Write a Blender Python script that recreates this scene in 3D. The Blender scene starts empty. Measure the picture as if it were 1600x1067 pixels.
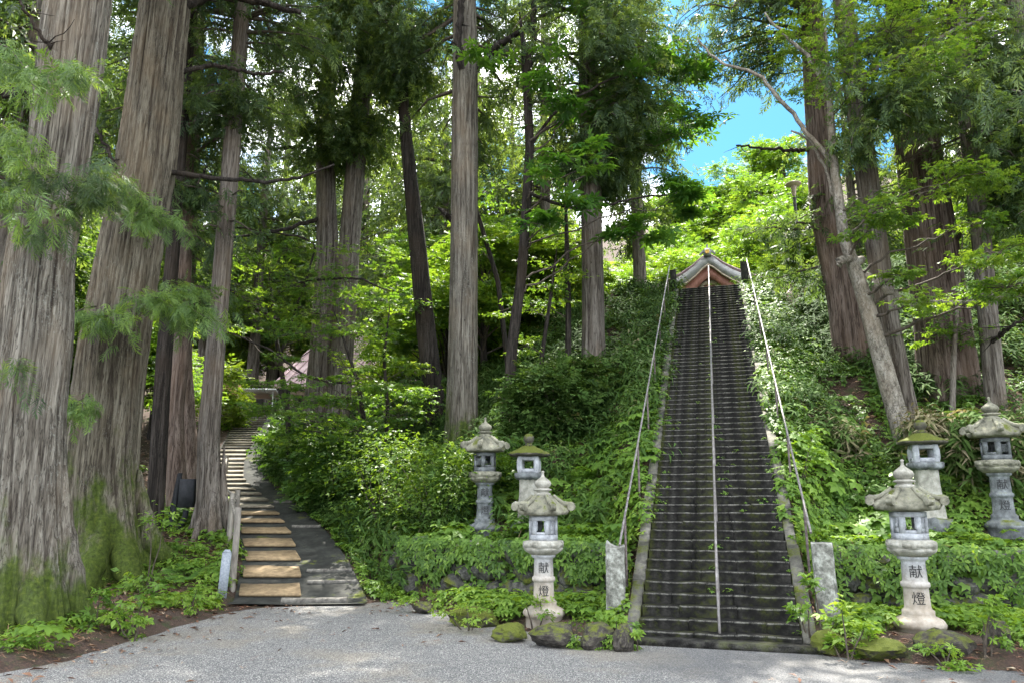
import bpy, bmesh, math, random
import numpy as np
from mathutils import Vector, Matrix
R = math.radians
SC = bpy.context.scene
COL = SC.collection
RNG = np.random.default_rng(7)

# ------------------------------------------------------------------ camera, sky, sun, exposure
PITCH, FPX, CAMH = R(12.0), 1155.0, 2.0
cam = bpy.data.objects.new('camera', bpy.data.cameras.new('camera'))
COL.objects.link(cam)
cam.location = (0, 0, CAMH)
cam.rotation_euler = (R(90) + PITCH, 0, 0)
cam.data.sensor_width = 36
cam.data.lens = FPX / 1600 * 36
cam.data.clip_end = 2000
SC.camera = cam
SUN_EL, SUN_AZ = R(58), R(8)          # azimuth measured from +Y towards +X
world = bpy.data.worlds.new('World'); SC.world = world
world.use_nodes = True
nt = world.node_tree; nt.nodes.clear()
def wn(t): return nt.nodes.new(t)
wo = wn('ShaderNodeOutputWorld'); bg = wn('ShaderNodeBackground'); sk = wn('ShaderNodeTexSky')
sk.sky_type = 'NISHITA'; sk.sun_disc = False; sk.sun_elevation = SUN_EL; sk.sun_rotation = SUN_AZ
sk.air_density = 1.0; sk.dust_density = 0.6; sk.ozone_density = 1.6
tc = wn('ShaderNodeTexCoord'); mp = wn('ShaderNodeMapping'); mp.inputs['Scale'].default_value = (1, 1, 1.6)
ns = wn('ShaderNodeTexNoise'); ns.inputs['Scale'].default_value = 3.2; ns.inputs['Detail'].default_value = 7; ns.inputs['Roughness'].default_value = .58
mp.inputs['Location'].default_value = (-3.85, 2.9, .1)
cr = wn('ShaderNodeValToRGB'); cr.color_ramp.elements[0].position = .45; cr.color_ramp.elements[1].position = .58
mx = wn('ShaderNodeMix'); mx.data_type = 'RGBA'
nt.links.new(tc.outputs['Generated'], mp.inputs['Vector']); nt.links.new(mp.outputs[0], ns.inputs['Vector'])
nt.links.new(ns.outputs['Fac'], cr.inputs['Fac']); nt.links.new(cr.outputs['Color'], mx.inputs['Factor'])
ml = wn('ShaderNodeMix'); ml.data_type = 'RGBA'; ml.blend_type = 'MULTIPLY'; ml.inputs['Factor'].default_value = 1; ml.inputs['B'].default_value = (.088, .19, .235, 1)
nt.links.new(sk.outputs['Color'], ml.inputs['A']); nt.links.new(ml.outputs['Result'], mx.inputs['A']); mx.inputs['B'].default_value = (7.6, 7.6, 7.6, 1)
nt.links.new(mx.outputs['Result'], bg.inputs['Color']); bg.inputs['Strength'].default_value = 0.15
nt.links.new(bg.outputs[0], wo.inputs['Surface'])
sl = bpy.data.lights.new('sun', 'SUN'); sl.energy = 2.6; sl.angle = R(.5); sl.color = (1, .95, .85)
so = bpy.data.objects.new('sun', sl); COL.objects.link(so)
sdir = Vector((math.sin(SUN_AZ) * math.cos(SUN_EL), math.cos(SUN_AZ) * math.cos(SUN_EL), math.sin(SUN_EL)))
so.rotation_euler = sdir.to_track_quat('Z', 'Y').to_euler()
SC.view_settings.view_transform = 'Standard'; SC.view_settings.look = 'None'
SC.view_settings.exposure = 2.88; SC.view_settings.gamma = 1
SC.render.engine = 'CYCLES'
SC.cycles.use_denoising = True
SC.cycles.max_bounces = 9; SC.cycles.diffuse_bounces = 6; SC.cycles.glossy_bounces = 2
SC.cycles.transmission_bounces = 4; SC.cycles.transparent_max_bounces = 4
SC.cycles.caustics_reflective = False; SC.cycles.caustics_refractive = False

# ------------------------------------------------------------------ pixel <-> world (1600 x 1067 photo pixels)
def ray(px, py):
    x = (px - 800) / FPX; u = -(py - 533.5) / FPX
    return np.array((x, math.cos(PITCH) - u * math.sin(PITCH), math.sin(PITCH) + u * math.cos(PITCH)))
def atz(px, py, z):
    r = ray(px, py); return r * ((z - CAMH) / r[2]) + (0, 0, CAMH)
def aty(px, py, y):
    r = ray(px, py); return r * (y / r[1]) + (0, 0, CAMH)
def fdepth(p): return p[1] * math.cos(PITCH) + (p[2] - CAMH) * math.sin(PITCH)
def pxm(p): return fdepth(p) / FPX       # metres per photo pixel at p

# ------------------------------------------------------------------ noise
def _h(ix, iy, seed):
    n = (ix.astype(np.int64) * 374761393 + iy.astype(np.int64) * 668265263 + seed * 974634777) & 0x7fffffff
    n = (n ^ (n >> 13)) * 1274126177 & 0x7fffffff
    return ((n ^ (n >> 16)) & 0xffff) / 65535.0
def vnoise(x, y, seed=0):
    x = np.asarray(x, float); y = np.asarray(y, float)
    ix = np.floor(x); iy = np.floor(y); fx = x - ix; fy = y - iy
    fx = fx * fx * (3 - 2 * fx); fy = fy * fy * (3 - 2 * fy)
    a = _h(ix, iy, seed); b = _h(ix + 1, iy, seed); c = _h(ix, iy + 1, seed); d = _h(ix + 1, iy + 1, seed)
    return (a * (1 - fx) + b * fx) * (1 - fy) + (c * (1 - fx) + d * fx) * fy
def fbm(x, y, seed=0, o=3):
    s = 0; a = .5; t = 0
    for k in range(o):
        s = s + a * vnoise(x * 2 ** k, y * 2 ** k, seed + k); t += a; a *= .5
    return s / t
def sstep(a, b, x):
    t = np.clip((x - a) / (b - a), 0, 1); return t * t * (3 - 2 * t)

# ------------------------------------------------------------------ terrain
CX, CY, HD = 2.88, 10.95, R(16.0)
US, UC = math.sin(HD), math.cos(HD)
TN, SL = 0.594, 16.3
NST = 66; TREAD = SL / NST; RISE = TN * SL / NST
ZTOP = TN * SL
def frame(x, y):
    dx = x - CX; dy = y - CY
    return dx * US + dy * UC, dx * UC - dy * US
def unframe(s, t): return CX + s * US + t * UC, CY + s * UC - t * US
PATHPX = [(470, 945, 15.2), (462, 880, 17.4), (440, 830, 19.8), (405, 785, 22.8), (372, 752, 25.6), (372, 725, 28.2), (386, 690, 31.6), (396, 660, 35.2), (402, 638, 38.4)]
PATH = np.array([aty(*p) for p in PATHPX]); PATH[0, 2] = 0.03
PY = np.concatenate(([-50], PATH[:, 1], [45, 58, 120])); PZ = np.concatenate(([0.0], PATH[:, 2], [6.6, 7.2, 38]))
PZ[1] = 0.0
PX = np.concatenate(([PATH[0, 0]], PATH[:, 0], [PATH[-1, 0]] * 3))
PHW = np.interp(PY, [0, 15, 17.5, 21, 24, 40], [1.35, 1.32, 1.2, 1.1, 1.0, .95])   # half width
def path_x(y): return np.interp(y, PY, PX)
def path_z(y): return np.interp(y, PY, PZ)
def path_hw(y): return np.interp(y, PY, PHW)
def wall_s(t): return np.interp(t, [-9, -6.6, -5.6, -3.5, -1.4, 1.4, 4, 14], [6.0, 4.0, 3.2, 2.75, 2.55, 2.6, 2.85, 3.1])
def bed_s(t): return np.interp(t, [-9, -7, -5.6, -4.4, -2.7, -1.3, -1.25, 1.25, 1.3, 2, 4, 14], [6.0, 4.2, 2.7, 1.4, .3, .05, .3, .3, -.3, -.55, -.8, -1.0])
def ground(x, y):
    x = np.asarray(x, float); y = np.asarray(y, float)
    s, t = frame(x, y); at = np.abs(t)
    sw = wall_s(t); sb = bed_s(t)
    z = .15 * sstep(0, .35, s - sb) + .95 * sstep(0, .28, s - sw)
    z = z + .70 * np.maximum(0, s - sw - 1.35)
    lump = (fbm(x * .5, y * .5, 3) - .5) * 1.1 + (fbm(x * 1.9, y * 1.9, 9) - .5) * .34
    z = z + lump * sstep(3.6, 6.5, s) * sstep(1.4, 2.6, at)
    zs = np.clip(TN * s - .05, 0, ZTOP)
    e2 = 1.5 + sstep(2.5, 6, s) * 1.6
    w = sstep(0, 1, (at - 1.3) / (e2 - 1.3))
    z = np.where(s > .2, zs * (1 - w) + z * w, z)
    z = np.where((at < 1.18) & (s > 0), np.maximum(zs - .3, -.05), z)
    hill = .33 * np.maximum(0, s - 38) + .35 * np.maximum(0, s - 60)
    zcap = np.interp(t, [-14, -10, -7, -3.6], [5.5, 5.8, 6.9, ZTOP])
    z = np.minimum(z, zcap + .1 * sstep(1.3, 3, at) + lump * .2 * sstep(17, 22, s)) + np.minimum(hill, 46)
    zl = path_z(y)
    xr = path_x(y) + path_hw(y)
    W = np.interp(y, [14, 16, 19, 24, 40, 60], [.3, .7, 2.4, 4.2, 6, 9])
    k = np.clip((x - xr) / W, 0, 1); k = k * (1.6 - .6 * k)
    left = x - (path_x(y) - path_hw(y))
    zl2 = zl + sstep(0, -4, left) * ((fbm(x * .4, y * .4, 21) - .42) * 1.0 + .0) * sstep(12.5, 17, y) + np.maximum(0, -x - 13) * .22 * sstep(14, 26, y)
    bedl = .12 * sstep(0, .5, -(x + np.interp(y, [0, 5, 7.5, 9.7, 12, 13.8, 15], [14, 9.5, 7.0, 5.6, 5.35, 5.2, 4.6])))
    zl2 = zl2 + bedl * sstep(4, 7, y) * np.where((left < -.15) | (y < 13.9), 1, 0) + (fbm(x * 2, y * 2, 5) - .5) * .12 * sstep(.6, 1.5, -left) * sstep(8, 9.5, y)
    zz = zl2 * (1 - k) + z * k
    return np.where(y > 14.6, zz, np.maximum(z, zl2))
def G(x, y): return float(ground(np.array([x]), np.array([y]))[0])
def hit(px, py):
    r = ray(px, py); ys = np.arange(5, 90, .05)
    P = r[None] * (ys / r[1])[:, None] + (0, 0, CAMH)
    d = P[:, 2] - ground(P[:, 0], P[:, 1])
    i = np.argmax(d < 0)
    if d[i] >= 0: i = len(ys) - 1
    p = P[i].copy(); p[2] = ground(p[:1], p[1:2])[0]
    return p

# ------------------------------------------------------------------ materials
def mat(name):
    m = bpy.data.materials.new(name); m.use_nodes = True
    n = m.node_tree; n.nodes.clear()
    o = n.nodes.new('ShaderNodeOutputMaterial'); b = n.nodes.new('ShaderNodeBsdfPrincipled')
    n.links.new(b.outputs[0], o.inputs['Surface'])
    return m, n, b, o
def node(n, t, **kw):
    x = n.nodes.new(t)
    for k, v in kw.items():
        if k in x.inputs: x.inputs[k].default_value = v
        else: setattr(x, k, v)
    return x
def coords(n, scale=(1, 1, 1)):
    c = node(n, 'ShaderNodeTexCoord'); m = node(n, 'ShaderNodeMapping'); m.inputs['Scale'].default_value = scale
    n.links.new(c.outputs['Object'], m.inputs['Vector']); return m.outputs[0]
def noise(n, vec, scale, detail=5, rough=.6, dist=0):
    x = node(n, 'ShaderNodeTexNoise', Scale=scale, Detail=detail, Roughness=rough, Distortion=dist)
    n.links.new(vec, x.inputs['Vector']); return x.outputs['Fac']
def ramp(n, fac, stops):
    r = node(n, 'ShaderNodeValToRGB'); e = r.color_ramp.elements
    while len(e) < len(stops): e.new(.5)
    for i, (p, c) in enumerate(stops):
        e[i].position = p; e[i].color = (*c, 1) if len(c) == 3 else c
    n.links.new(fac, r.inputs['Fac']); return r.outputs['Color']
def mixc(n, fac, a, b, mode='MIX'):
    m = node(n, 'ShaderNodeMix', data_type='RGBA', blend_type=mode)
    for s, v in (('Factor', fac), ('A', a), ('B', b)):
        if isinstance(v, (int, float)): m.inputs[s].default_value = v
        elif isinstance(v, tuple): m.inputs[s].default_value = (*v, 1)
        else: n.links.new(v, m.inputs[s])
    return m.outputs['Result']
def math_(n, op, a, b=None):
    m = node(n, 'ShaderNodeMath', operation=op)
    for i, v in enumerate((a, b)):
        if v is None: continue
        if isinstance(v, (int, float)): m.inputs[i].default_value = v
        else: n.links.new(v, m.inputs[i])
    return m.outputs[0]
def bump(n, b, h, strength=.5, dist=.02):
    x = node(n, 'ShaderNodeBump', Strength=strength, Distance=dist)
    n.links.new(h, x.inputs['Height']); n.links.new(x.outputs[0], b.inputs['Normal'])
def attr(n, name):
    a = node(n, 'ShaderNodeAttribute', attribute_name=name); return a.outputs['Fac']
def sepz(n):
    c = node(n, 'ShaderNodeTexCoord'); s = node(n, 'ShaderNodeSeparateXYZ'); n.links.new(c.outputs['Object'], s.inputs[0]); return s.outputs
def band(n, v, a, b):       # 0 below a, 1 above b
    m = node(n, 'ShaderNodeMapRange', interpolation_type='SMOOTHSTEP'); n.links.new(v, m.inputs['Value'])
    m.inputs['From Min'].default_value = a; m.inputs['From Max'].default_value = b; return m.outputs[0]

def leaf_mat(name, stops, trans=.4, rough=.5, tcol=None, spec=.3):
    m, n, b, o = mat(name)
    c = ramp(n, attr(n, 'tint'), stops)
    n.links.new(c, b.inputs['Base Color']); b.inputs['Roughness'].default_value = rough; b.inputs['Specular IOR Level'].default_value = spec
    t = node(n, 'ShaderNodeBsdfTranslucent')
    n.links.new(mixc(n, 1.0, c, tcol or (1.9, 1.75, .55), 'MULTIPLY'), t.inputs['Color'])
    x = node(n, 'ShaderNodeMixShader'); x.inputs[0].default_value = trans
    n.links.new(b.outputs[0], x.inputs[1]); n.links.new(t.outputs[0], x.inputs[2]); n.links.new(x.outputs[0], o.inputs['Surface'])
    return m
def bark_mat(name, dark, mid, light, moss=None, lichen=0.0, zs=.055, sc=10):
    m, n, b, o = mat(name)
    v = coords(n, (1, 1, zs))
    f1 = noise(n, v, sc, 6, .62, .3); f2 = noise(n, v, sc * 3.3, 5, .65)
    f = math_(n, 'ADD', math_(n, 'MULTIPLY', f1, .6), math_(n, 'MULTIPLY', f2, .4))
    c = ramp(n, f, [(.36, dark), (.48, mid), (.64, light)])
    w1 = noise(n, coords(n, (1, 1, zs * .7)), sc * 1.25, 3, .5, .25); w2 = noise(n, coords(n, (1.1, 1.1, zs * .9)), sc * 2.3, 2, .5, .3)
    l1 = band(n, math_(n, 'ABSOLUTE', math_(n, 'SUBTRACT', w1, .5)), .022, .004); l2 = band(n, math_(n, 'ABSOLUTE', math_(n, 'SUBTRACT', w2, .47)), .03, .005)
    crk = math_(n, 'MAXIMUM', l1, math_(n, 'MULTIPLY', l2, .7))
    c = mixc(n, math_(n, 'MULTIPLY', crk, .75), c, tuple(x * .7 for x in dark))
    rg = attr(n, 'ridge')
    c = mixc(n, band(n, rg, .52, .18), c, dark)
    big = noise(n, coords(n, (1, 1, .5)), 1.1, 3)
    c = mixc(n, math_(n, 'MULTIPLY', band(n, big, .45, .7), .45), c, tuple(x * y for x, y in zip(light, (.75, .62, .5))))
    if lichen:
        l = noise(n, coords(n, (1, 1, .5)), 34, 6, .8); l2 = noise(n, coords(n, (1, 1, .6)), 1.7, 3, .6)
        c = mixc(n, math_(n, 'MULTIPLY', math_(n, 'MULTIPLY', band(n, l, .53, .66), band(n, l2, .44, .62)), lichen), c, (.34, .36, .33))
    if moss:
        z = sepz(n)[2]; k = noise(n, coords(n, (1, 1, .55)), 2.0, 5, .65)
        e = math_(n, 'ADD', math_(n, 'MULTIPLY', z, -1 / moss), math_(n, 'MULTIPLY', k, 2.2))
        mc = ramp(n, noise(n, coords(n), 14, 5, .7), [(.3, (.016, .030, .005)), (.55, (.055, .085, .010)), (.8, (.13, .155, .022))])
        c = mixc(n, math_(n, 'MULTIPLY', band(n, e, .45, .95), .92), c, mc)
    n.links.new(c, b.inputs['Base Color']); b.inputs['Roughness'].default_value = .9; b.inputs['Specular IOR Level'].default_value = .15
    bump(n, b, math_(n, 'SUBTRACT', f, math_(n, 'MULTIPLY', crk, .22)), .95, .035)
    return m
def stone_mat(name, dark, mid, light, moss=0.0, sc=6, warmlow=None, stain=.6, mosstop=0.0):
    m, n, b, o = mat(name)
    v = coords(n); f = noise(n, v, sc, 7, .68); g = noise(n, v, sc * 9, 4, .7)
    c = ramp(n, f, [(.32, dark), (.5, mid), (.66, light)])
    c = mixc(n, math_(n, 'MULTIPLY', band(n, g, .5, .7), .35), c, dark)
    st = noise(n, coords(n, (1, 1, .25)), sc * 1.4, 5, .7)
    c = mixc(n, math_(n, 'MULTIPLY', band(n, st, .53, .72), stain), c, tuple(x * .35 for x in mid))
    if warmlow:
        c = mixc(n, math_(n, 'MULTIPLY', band(n, sepz(n)[2], warmlow[1], warmlow[0]), .55), c, mixc(n, f, (.20, .14, .07), (.50, .38, .22)))
    if moss or mosstop:
        k = noise(n, v, sc * .5, 6, .7)
        mc = ramp(n, g, [(.3, (.03, .04, .008)), (.7, (.13, .15, .02))])
        if mosstop:
            ge = node(n, 'ShaderNodeNewGeometry'); sz = node(n, 'ShaderNodeSeparateXYZ'); n.links.new(ge.outputs['True Normal'], sz.inputs[0])
            up = math_(n, 'MULTIPLY', band(n, sz.outputs[2], .1, .7), band(n, k, .62 - mosstop * .4, .72 - mosstop * .3))
            c = mixc(n, up, c, mc)
        if moss: c = mixc(n, band(n, k, .66 - moss * .3, .76 - moss * .25), c, mc)
    n.links.new(c, b.inputs['Base Color']); b.inputs['Roughness'].default_value = .88; b.inputs['Specular IOR Level'].default_value = .25
    bump(n, b, math_(n, 'ADD', f, math_(n, 'MULTIPLY', g, .5)), .55, .012)
    return m
def plain_mat(name, c1, c2, rough=.6, metal=0, sc=12, zs=1, bmp=.2):
    m, n, b, o = mat(name)
    f = noise(n, coords(n, (1, 1, zs)), sc, 5, .65)
    n.links.new(ramp(n, f, [(.35, c1), (.65, c2)]), b.inputs['Base Color'])
    b.inputs['Roughness'].default_value = rough; b.inputs['Metallic'].default_value = metal
    if bmp: bump(n, b, f, bmp, .01)
    return m

M = {}
M['bark_grey'] = bark_mat('cedar_bark_grey', (.035, .028, .023), (.128, .114, .094), (.275, .255, .218), moss=2.2, lichen=.6)
M['bark_mossy'] = bark_mat('cedar_bark_mossy', (.032, .024, .019), (.112, .098, .074), (.235, .212, .168), moss=3.8, lichen=.35)
M['bark_mid'] = bark_mat('cedar_bark_brown', (.03, .022, .018), (.125, .108, .092), (.25, .225, .20), lichen=.25)
M['bark_red'] = bark_mat('cedar_bark_reddish', (.03, .019, .014), (.115, .085, .070), (.225, .18, .155), lichen=.15)
M['bark_dark'] = bark_mat('bark_dark', (.009, .008, .007), (.028, .023, .02), (.075, .064, .056), lichen=.12)
M['bark_pale'] = bark_mat('maple_bark_pale', (.07, .06, .05), (.20, .18, .15), (.34, .315, .275), lichen=.5, zs=.6, sc=6)
M['twig'] = plain_mat('twig_wood', (.035, .026, .02), (.10, .08, .06), .9)
M['cedar'] = leaf_mat('cedar_needles', [(0, (.026, .050, .026)), (.5, (.062, .108, .050)), (.85, (.11, .165, .062)), (1, (.16, .225, .075))], .5)
M['cedar_light'] = leaf_mat('cedar_new_needles', [(0, (.05, .09, .035)), (.5, (.10, .175, .05)), (1, (.20, .30, .08))], .42)
M['maple'] = leaf_mat('maple_leaves', [(0, (.035, .08, .022)), (.5, (.078, .16, .033)), (1, (.16, .25, .045))], .5)
M['bright'] = leaf_mat('sunlit_leaves', [(0, (.055, .115, .02)), (.5, (.10, .19, .03)), (1, (.20, .28, .05))], .5)
M['broad'] = leaf_mat('broad_leaves', [(0, (.028, .075, .02)), (.5, (.055, .145, .03)), (1, (.12, .235, .045))], .48)
M['herb'] = leaf_mat('herb_leaves', [(0, (.03, .065, .016)), (.4, (.08, .16, .028)), (.8, (.15, .26, .04)), (1, (.22, .33, .06))], .38)
M['shrub'] = leaf_mat('shrub_leaves', [(0, (.028, .065, .018)), (.5, (.070, .145, .030)), (1, (.15, .24, .04))], .4)
M['fern'] = leaf_mat('fern_fronds', [(0, (.05, .11, .025)), (1, (.13, .25, .05))], .42)
M['sasa'] = leaf_mat('bamboo_grass_leaves', [(0, (.028, .056, .016)), (.45, (.062, .122, .028)), (.80, (.10, .16, .045)), (.90, (.17, .16, .08)), (1, (.32, .28, .18))], .3, .75, tcol=(1.2, 1.1, .6), spec=.08)
M['litter'] = leaf_mat('dead_leaves', [(0, (.05, .024, .016)), (.45, (.17, .08, .05)), (.8, (.32, .20, .125)), (1, (.50, .42, .31))], .1, tcol=(1, .8, .6))

# ------------------------------------------------------------------ mesh building
class MB:
    def __init__(s): s.v = []; s.q = []; s.t = []; s.a = []; s.m = []; s.n = 0; s.mi = 0
    def add(s, V, F, tint=.5, mi=None):
        V = np.asarray(V, float).reshape(-1, 3); F = np.asarray(F, int)
        mi = s.mi if mi is None else mi
        s.v.append(V); s.a.append(np.broadcast_to(np.asarray(tint, float), (len(V),)))
        (s.q if F.shape[1] == 4 else s.t).append((F + s.n, mi)); s.n += len(V)
    def box(s, c, d, rz=0, mi=None, taper=1, rot=None):
        c = np.asarray(c, float); h = np.asarray(d, float) / 2
        P = np.array([(-1, -1, -1), (1, -1, -1), (1, 1, -1), (-1, 1, -1), (-1, -1, 1), (1, -1, 1), (1, 1, 1), (-1, 1, 1)], float)
        P[4:, :2] *= taper; P = P * h
        if rot is not None: P = P @ np.asarray(rot).T
        if rz: ca, sa = math.cos(rz), math.sin(rz); P = P @ np.array([[ca, sa, 0], [-sa, ca, 0], [0, 0, 1]])
        s.add(P + c, [(0, 3, 2, 1), (4, 5, 6, 7), (0, 1, 5, 4), (1, 2, 6, 5), (2, 3, 7, 6), (3, 0, 4, 7)], mi=mi)
    def tube(s, pts, rad, seg=6, mi=None, caps=True, tint=.5):
        pts = np.asarray(pts, float); n = len(pts); rad = np.broadcast_to(np.asarray(rad, float), (n,))
        T = np.gradient(pts, axis=0); T /= np.linalg.norm(T, axis=1, keepdims=True) + 1e-9
        ref = np.array((0, 0, 1.)) if abs(T[0, 2]) < .9 else np.array((1., 0, 0))
        A = np.cross(T, ref); A /= np.linalg.norm(A, axis=1, keepdims=True) + 1e-9; B = np.cross(T, A)
        th = np.arange(seg) * 2 * math.pi / seg
        V = pts[:, None] + rad[:, None, None] * (np.cos(th)[None, :, None] * A[:, None] + np.sin(th)[None, :, None] * B[:, None])
        i = np.arange(n - 1)[:, None] * seg; j = np.arange(seg)[None]; k = (j + 1) % seg
        F = np.stack((i + j, i + seg + j, i + seg + k, i + k), -1).reshape(-1, 4)
        s.add(V, F, tint, mi)
        if caps:
            for e in (0, n - 1):
                ring = V[e]; c = ring.mean(0)
                s.add(np.vstack((ring, c)), [(a, (a + 1) % seg, seg) if e else ((a + 1) % seg, a, seg) for a in range(seg)], tint, mi)
    def lathe(s, prof, seg=24, mi=None, lobes=0, lobe_amp=None, cx=0, cy=0, phase=0, shape=None):
        prof = np.asarray(prof, float); n = len(prof)
        th = np.arange(seg) * 2 * math.pi / seg + phase
        r = prof[:, 0][:, None] * np.ones(seg)
        if lobes: r = r * (1 + np.asarray(lobe_amp)[:, None] * (np.abs(np.sin(lobes * th / 2))[None] - .5))
        if shape is not None: r = r * shape(th)[None]
        V = np.stack((cx + r * np.cos(th), cy + r * np.sin(th), prof[:, 1][:, None] * np.ones(seg)), -1)
        i = np.arange(n - 1)[:, None] * seg; j = np.arange(seg)[None]; k = (j + 1) % seg
        s.add(V, np.stack((i + j, i + k, i + seg + k, i + seg + j), -1).reshape(-1, 4), mi=mi)
        for e in (0, n - 1):
            if prof[e, 0] > 1e-4:
                ring = V[e]; c = ring.mean(0)
                s.add(np.vstack((ring, c)), [((a + 1) % seg, a, seg) if e == 0 else (a, (a + 1) % seg, seg) for a in range(seg)], mi=mi)
    def build(s, name, mats, parent=None, smooth=False, loc=None, attrname='tint'):
        if not isinstance(mats, (list, tuple)): mats = [mats]
        me = bpy.data.meshes.new(name)
        V = np.concatenate(s.v) if s.v else np.zeros((0, 3))
        nq = sum(len(f) for f, _ in s.q); ntr = sum(len(f) for f, _ in s.t)
        me.vertices.add(len(V)); me.vertices.foreach_set('co', V.astype(np.float32).ravel())
        loops = np.concatenate([f.ravel() for f, _ in s.q] + [f.ravel() for f, _ in s.t])
        starts = np.concatenate((np.arange(nq) * 4, nq * 4 + np.arange(ntr) * 3))
        me.loops.add(len(loops)); me.loops.foreach_set('vertex_index', loops.astype(np.int32))
        me.polygons.add(nq + ntr); me.polygons.foreach_set('loop_start', starts.astype(np.int32))
        me.polygons.foreach_set('loop_total', np.concatenate((np.full(nq, 4), np.full(ntr, 3))).astype(np.int32))
        me.polygons.foreach_set('material_index', np.concatenate([np.full(len(f), m) for f, m in s.q] + [np.full(len(f), m) for f, m in s.t]).astype(np.int32))
        if smooth: me.polygons.foreach_set('use_smooth', np.ones(nq + ntr, bool))
        a = me.attributes.new(attrname, 'FLOAT', 'POINT'); a.data.foreach_set('value', np.concatenate(s.a).astype(np.float32))
        for m in mats: me.materials.append(m)
        me.update(calc_edges=True); me.validate()
        o = bpy.data.objects.new(name, me); COL.objects.link(o)
        if parent is not None: o.parent = parent
        if loc is not None: o.location = loc
        return o
def tag(o, label=None, cat=None, group=None, kind=None):
    for k, v in (('label', label), ('category', cat), ('group', group), ('kind', kind)):
        if v: o[k] = v
    return o
def thing(name, label, cat, loc, rz=0, group=None):
    o = bpy.data.objects.new(name, None); COL.objects.link(o); o.empty_display_size = .3
    o.location = loc; o.rotation_euler = (0, 0, rz)
    return tag(o, label, cat, group)
def copy_tree(o, parent=None):
    c = o.copy(); COL.objects.link(c)
    if parent is not None: c.parent = parent
    for ch in list(o.children): copy_tree(ch, c)
    return c
def kids(o): return [c for c in bpy.data.objects if c.parent == o]

def frames(D, U):
    """rotation matrices with local X along D and local Z near U"""
    D = D / (np.linalg.norm(D, axis=1, keepdims=True) + 1e-9)
    Y = np.cross(U, D); Y /= np.linalg.norm(Y, axis=1, keepdims=True) + 1e-9
    Z = np.cross(D, Y)
    return np.stack((D, Y, Z), -1)
def scatter(mb, tpl, P, Rm, S, tint, mi=0, tv=.15, rng=RNG):
    tv_, tf, ta = tpl
    if len(P) == 0: return
    V = np.einsum('nij,kj->nki', Rm, tv_) * np.asarray(S).reshape(-1, 1, 1) + P[:, None]
    n, k = len(P), len(tv_)
    F = (tf[None] + (np.arange(n) * k)[:, None, None]).reshape(-1, 4)
    t = np.clip(np.asarray(tint)[:, None] + ta[None] * tv, 0, 1) + np.zeros((n, k))
    mb.add(V.reshape(-1, 3), F, t.ravel(), mi)
def rand_dirs(rng, n):
    d = rng.normal(size=(n, 3)); return d / np.linalg.norm(d, axis=1, keepdims=True)

# leaf templates: kites, X = growth, Z = normal
class Tpl:
    def __init__(s): s.v = []; s.f = []; s.a = []
    def kite(s, b, d, l, w, fold=.15, up=(0, 0, 1), mid=.45, a=0., sag=0):
        b = np.asarray(b, float); d = np.asarray(d, float); d = d / np.linalg.norm(d)
        y = np.cross(up, d); y /= np.linalg.norm(y) + 1e-9; z = np.cross(d, y)
        n = len(s.v)
        s.v += [b, b + d * l * mid - y * w / 2 + z * fold * w, b + d * l - np.array((0, 0, sag * l)), b + d * l * mid + y * w / 2 + z * fold * w]
        s.f.append((n, n + 1, n + 2, n + 3)); s.a += [a - .2, a, a + .25, a]
    def get(s): return np.array(s.v), np.array(s.f), np.array(s.a)
def cedar_spray(seed, n=12, w=.075):
    r = np.random.default_rng(seed); t = Tpl()
    for i in range(n):
        u = (i + .5) / n
        b = (u * .85, 0, .06 * u - .35 * u * u)
        sd = 1 if i % 2 else -1
        an = R(r.uniform(25, 60)) * sd
        d = (math.cos(an), math.sin(an), r.uniform(-.55, .1))
        t.kite(b, d, (.42 - .2 * u) * r.uniform(.7, 1.25), w * r.uniform(.7, 1.2), .1, a=r.uniform(-.5, .5) + (u - .5), sag=.25)
    t.kite((.55, 0, -.06), (1, 0, -.5), .5, w, a=.6, sag=.2)
    return t.get()
CEDAR = [cedar_spray(i) for i in range(4)]
CEDAR_FINE = [cedar_spray(10 + i, 22, .046) for i in range(4)]
CEDAR_FAR = [cedar_spray(30 + i, 7, .12) for i in range(3)]
def leaf_simple(fold=.18, w=.5):
    t = Tpl(); t.kite((0, 0, 0), (1, 0, -.05), 1, w, fold, sag=.12); return t.get()
def leaf_palmate(n, spread, w, seed=0):
    t = Tpl()
    for i in range(n):
        an = R(spread) * (i / (n - 1) - .5) * 2
        t.kite((0, 0, 0), (math.cos(an), math.sin(an), -.08), 1 - .35 * abs(i / (n - 1) - .5) * 2, w, .12, mid=.55, a=.1 * (i % 2), sag=.12)
    return t.get()
LEAF = leaf_simple(); LEAF3 = leaf_palmate(3, 62, .34); LEAF5 = leaf_palmate(5, 100, .32)
def twig_leaves(seed, n=9, lw=.5):
    r = np.random.default_rng(seed); t = Tpl()
    for i in range(n):
        u = (i + .6) / n; sd = 1 if i % 2 else -1; an = R(r.uniform(30, 75)) * sd
        t.kite((u * .8, sd * .03, 0), (math.cos(an), math.sin(an), r.uniform(-.25, .15)), r.uniform(.28, .42), .2 * r.uniform(.8, 1.2) * lw / .5, .15, a=r.uniform(-.6, .6), sag=.15)
    return t.get()
TWIG = [twig_leaves(i) for i in range(4)]
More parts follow.
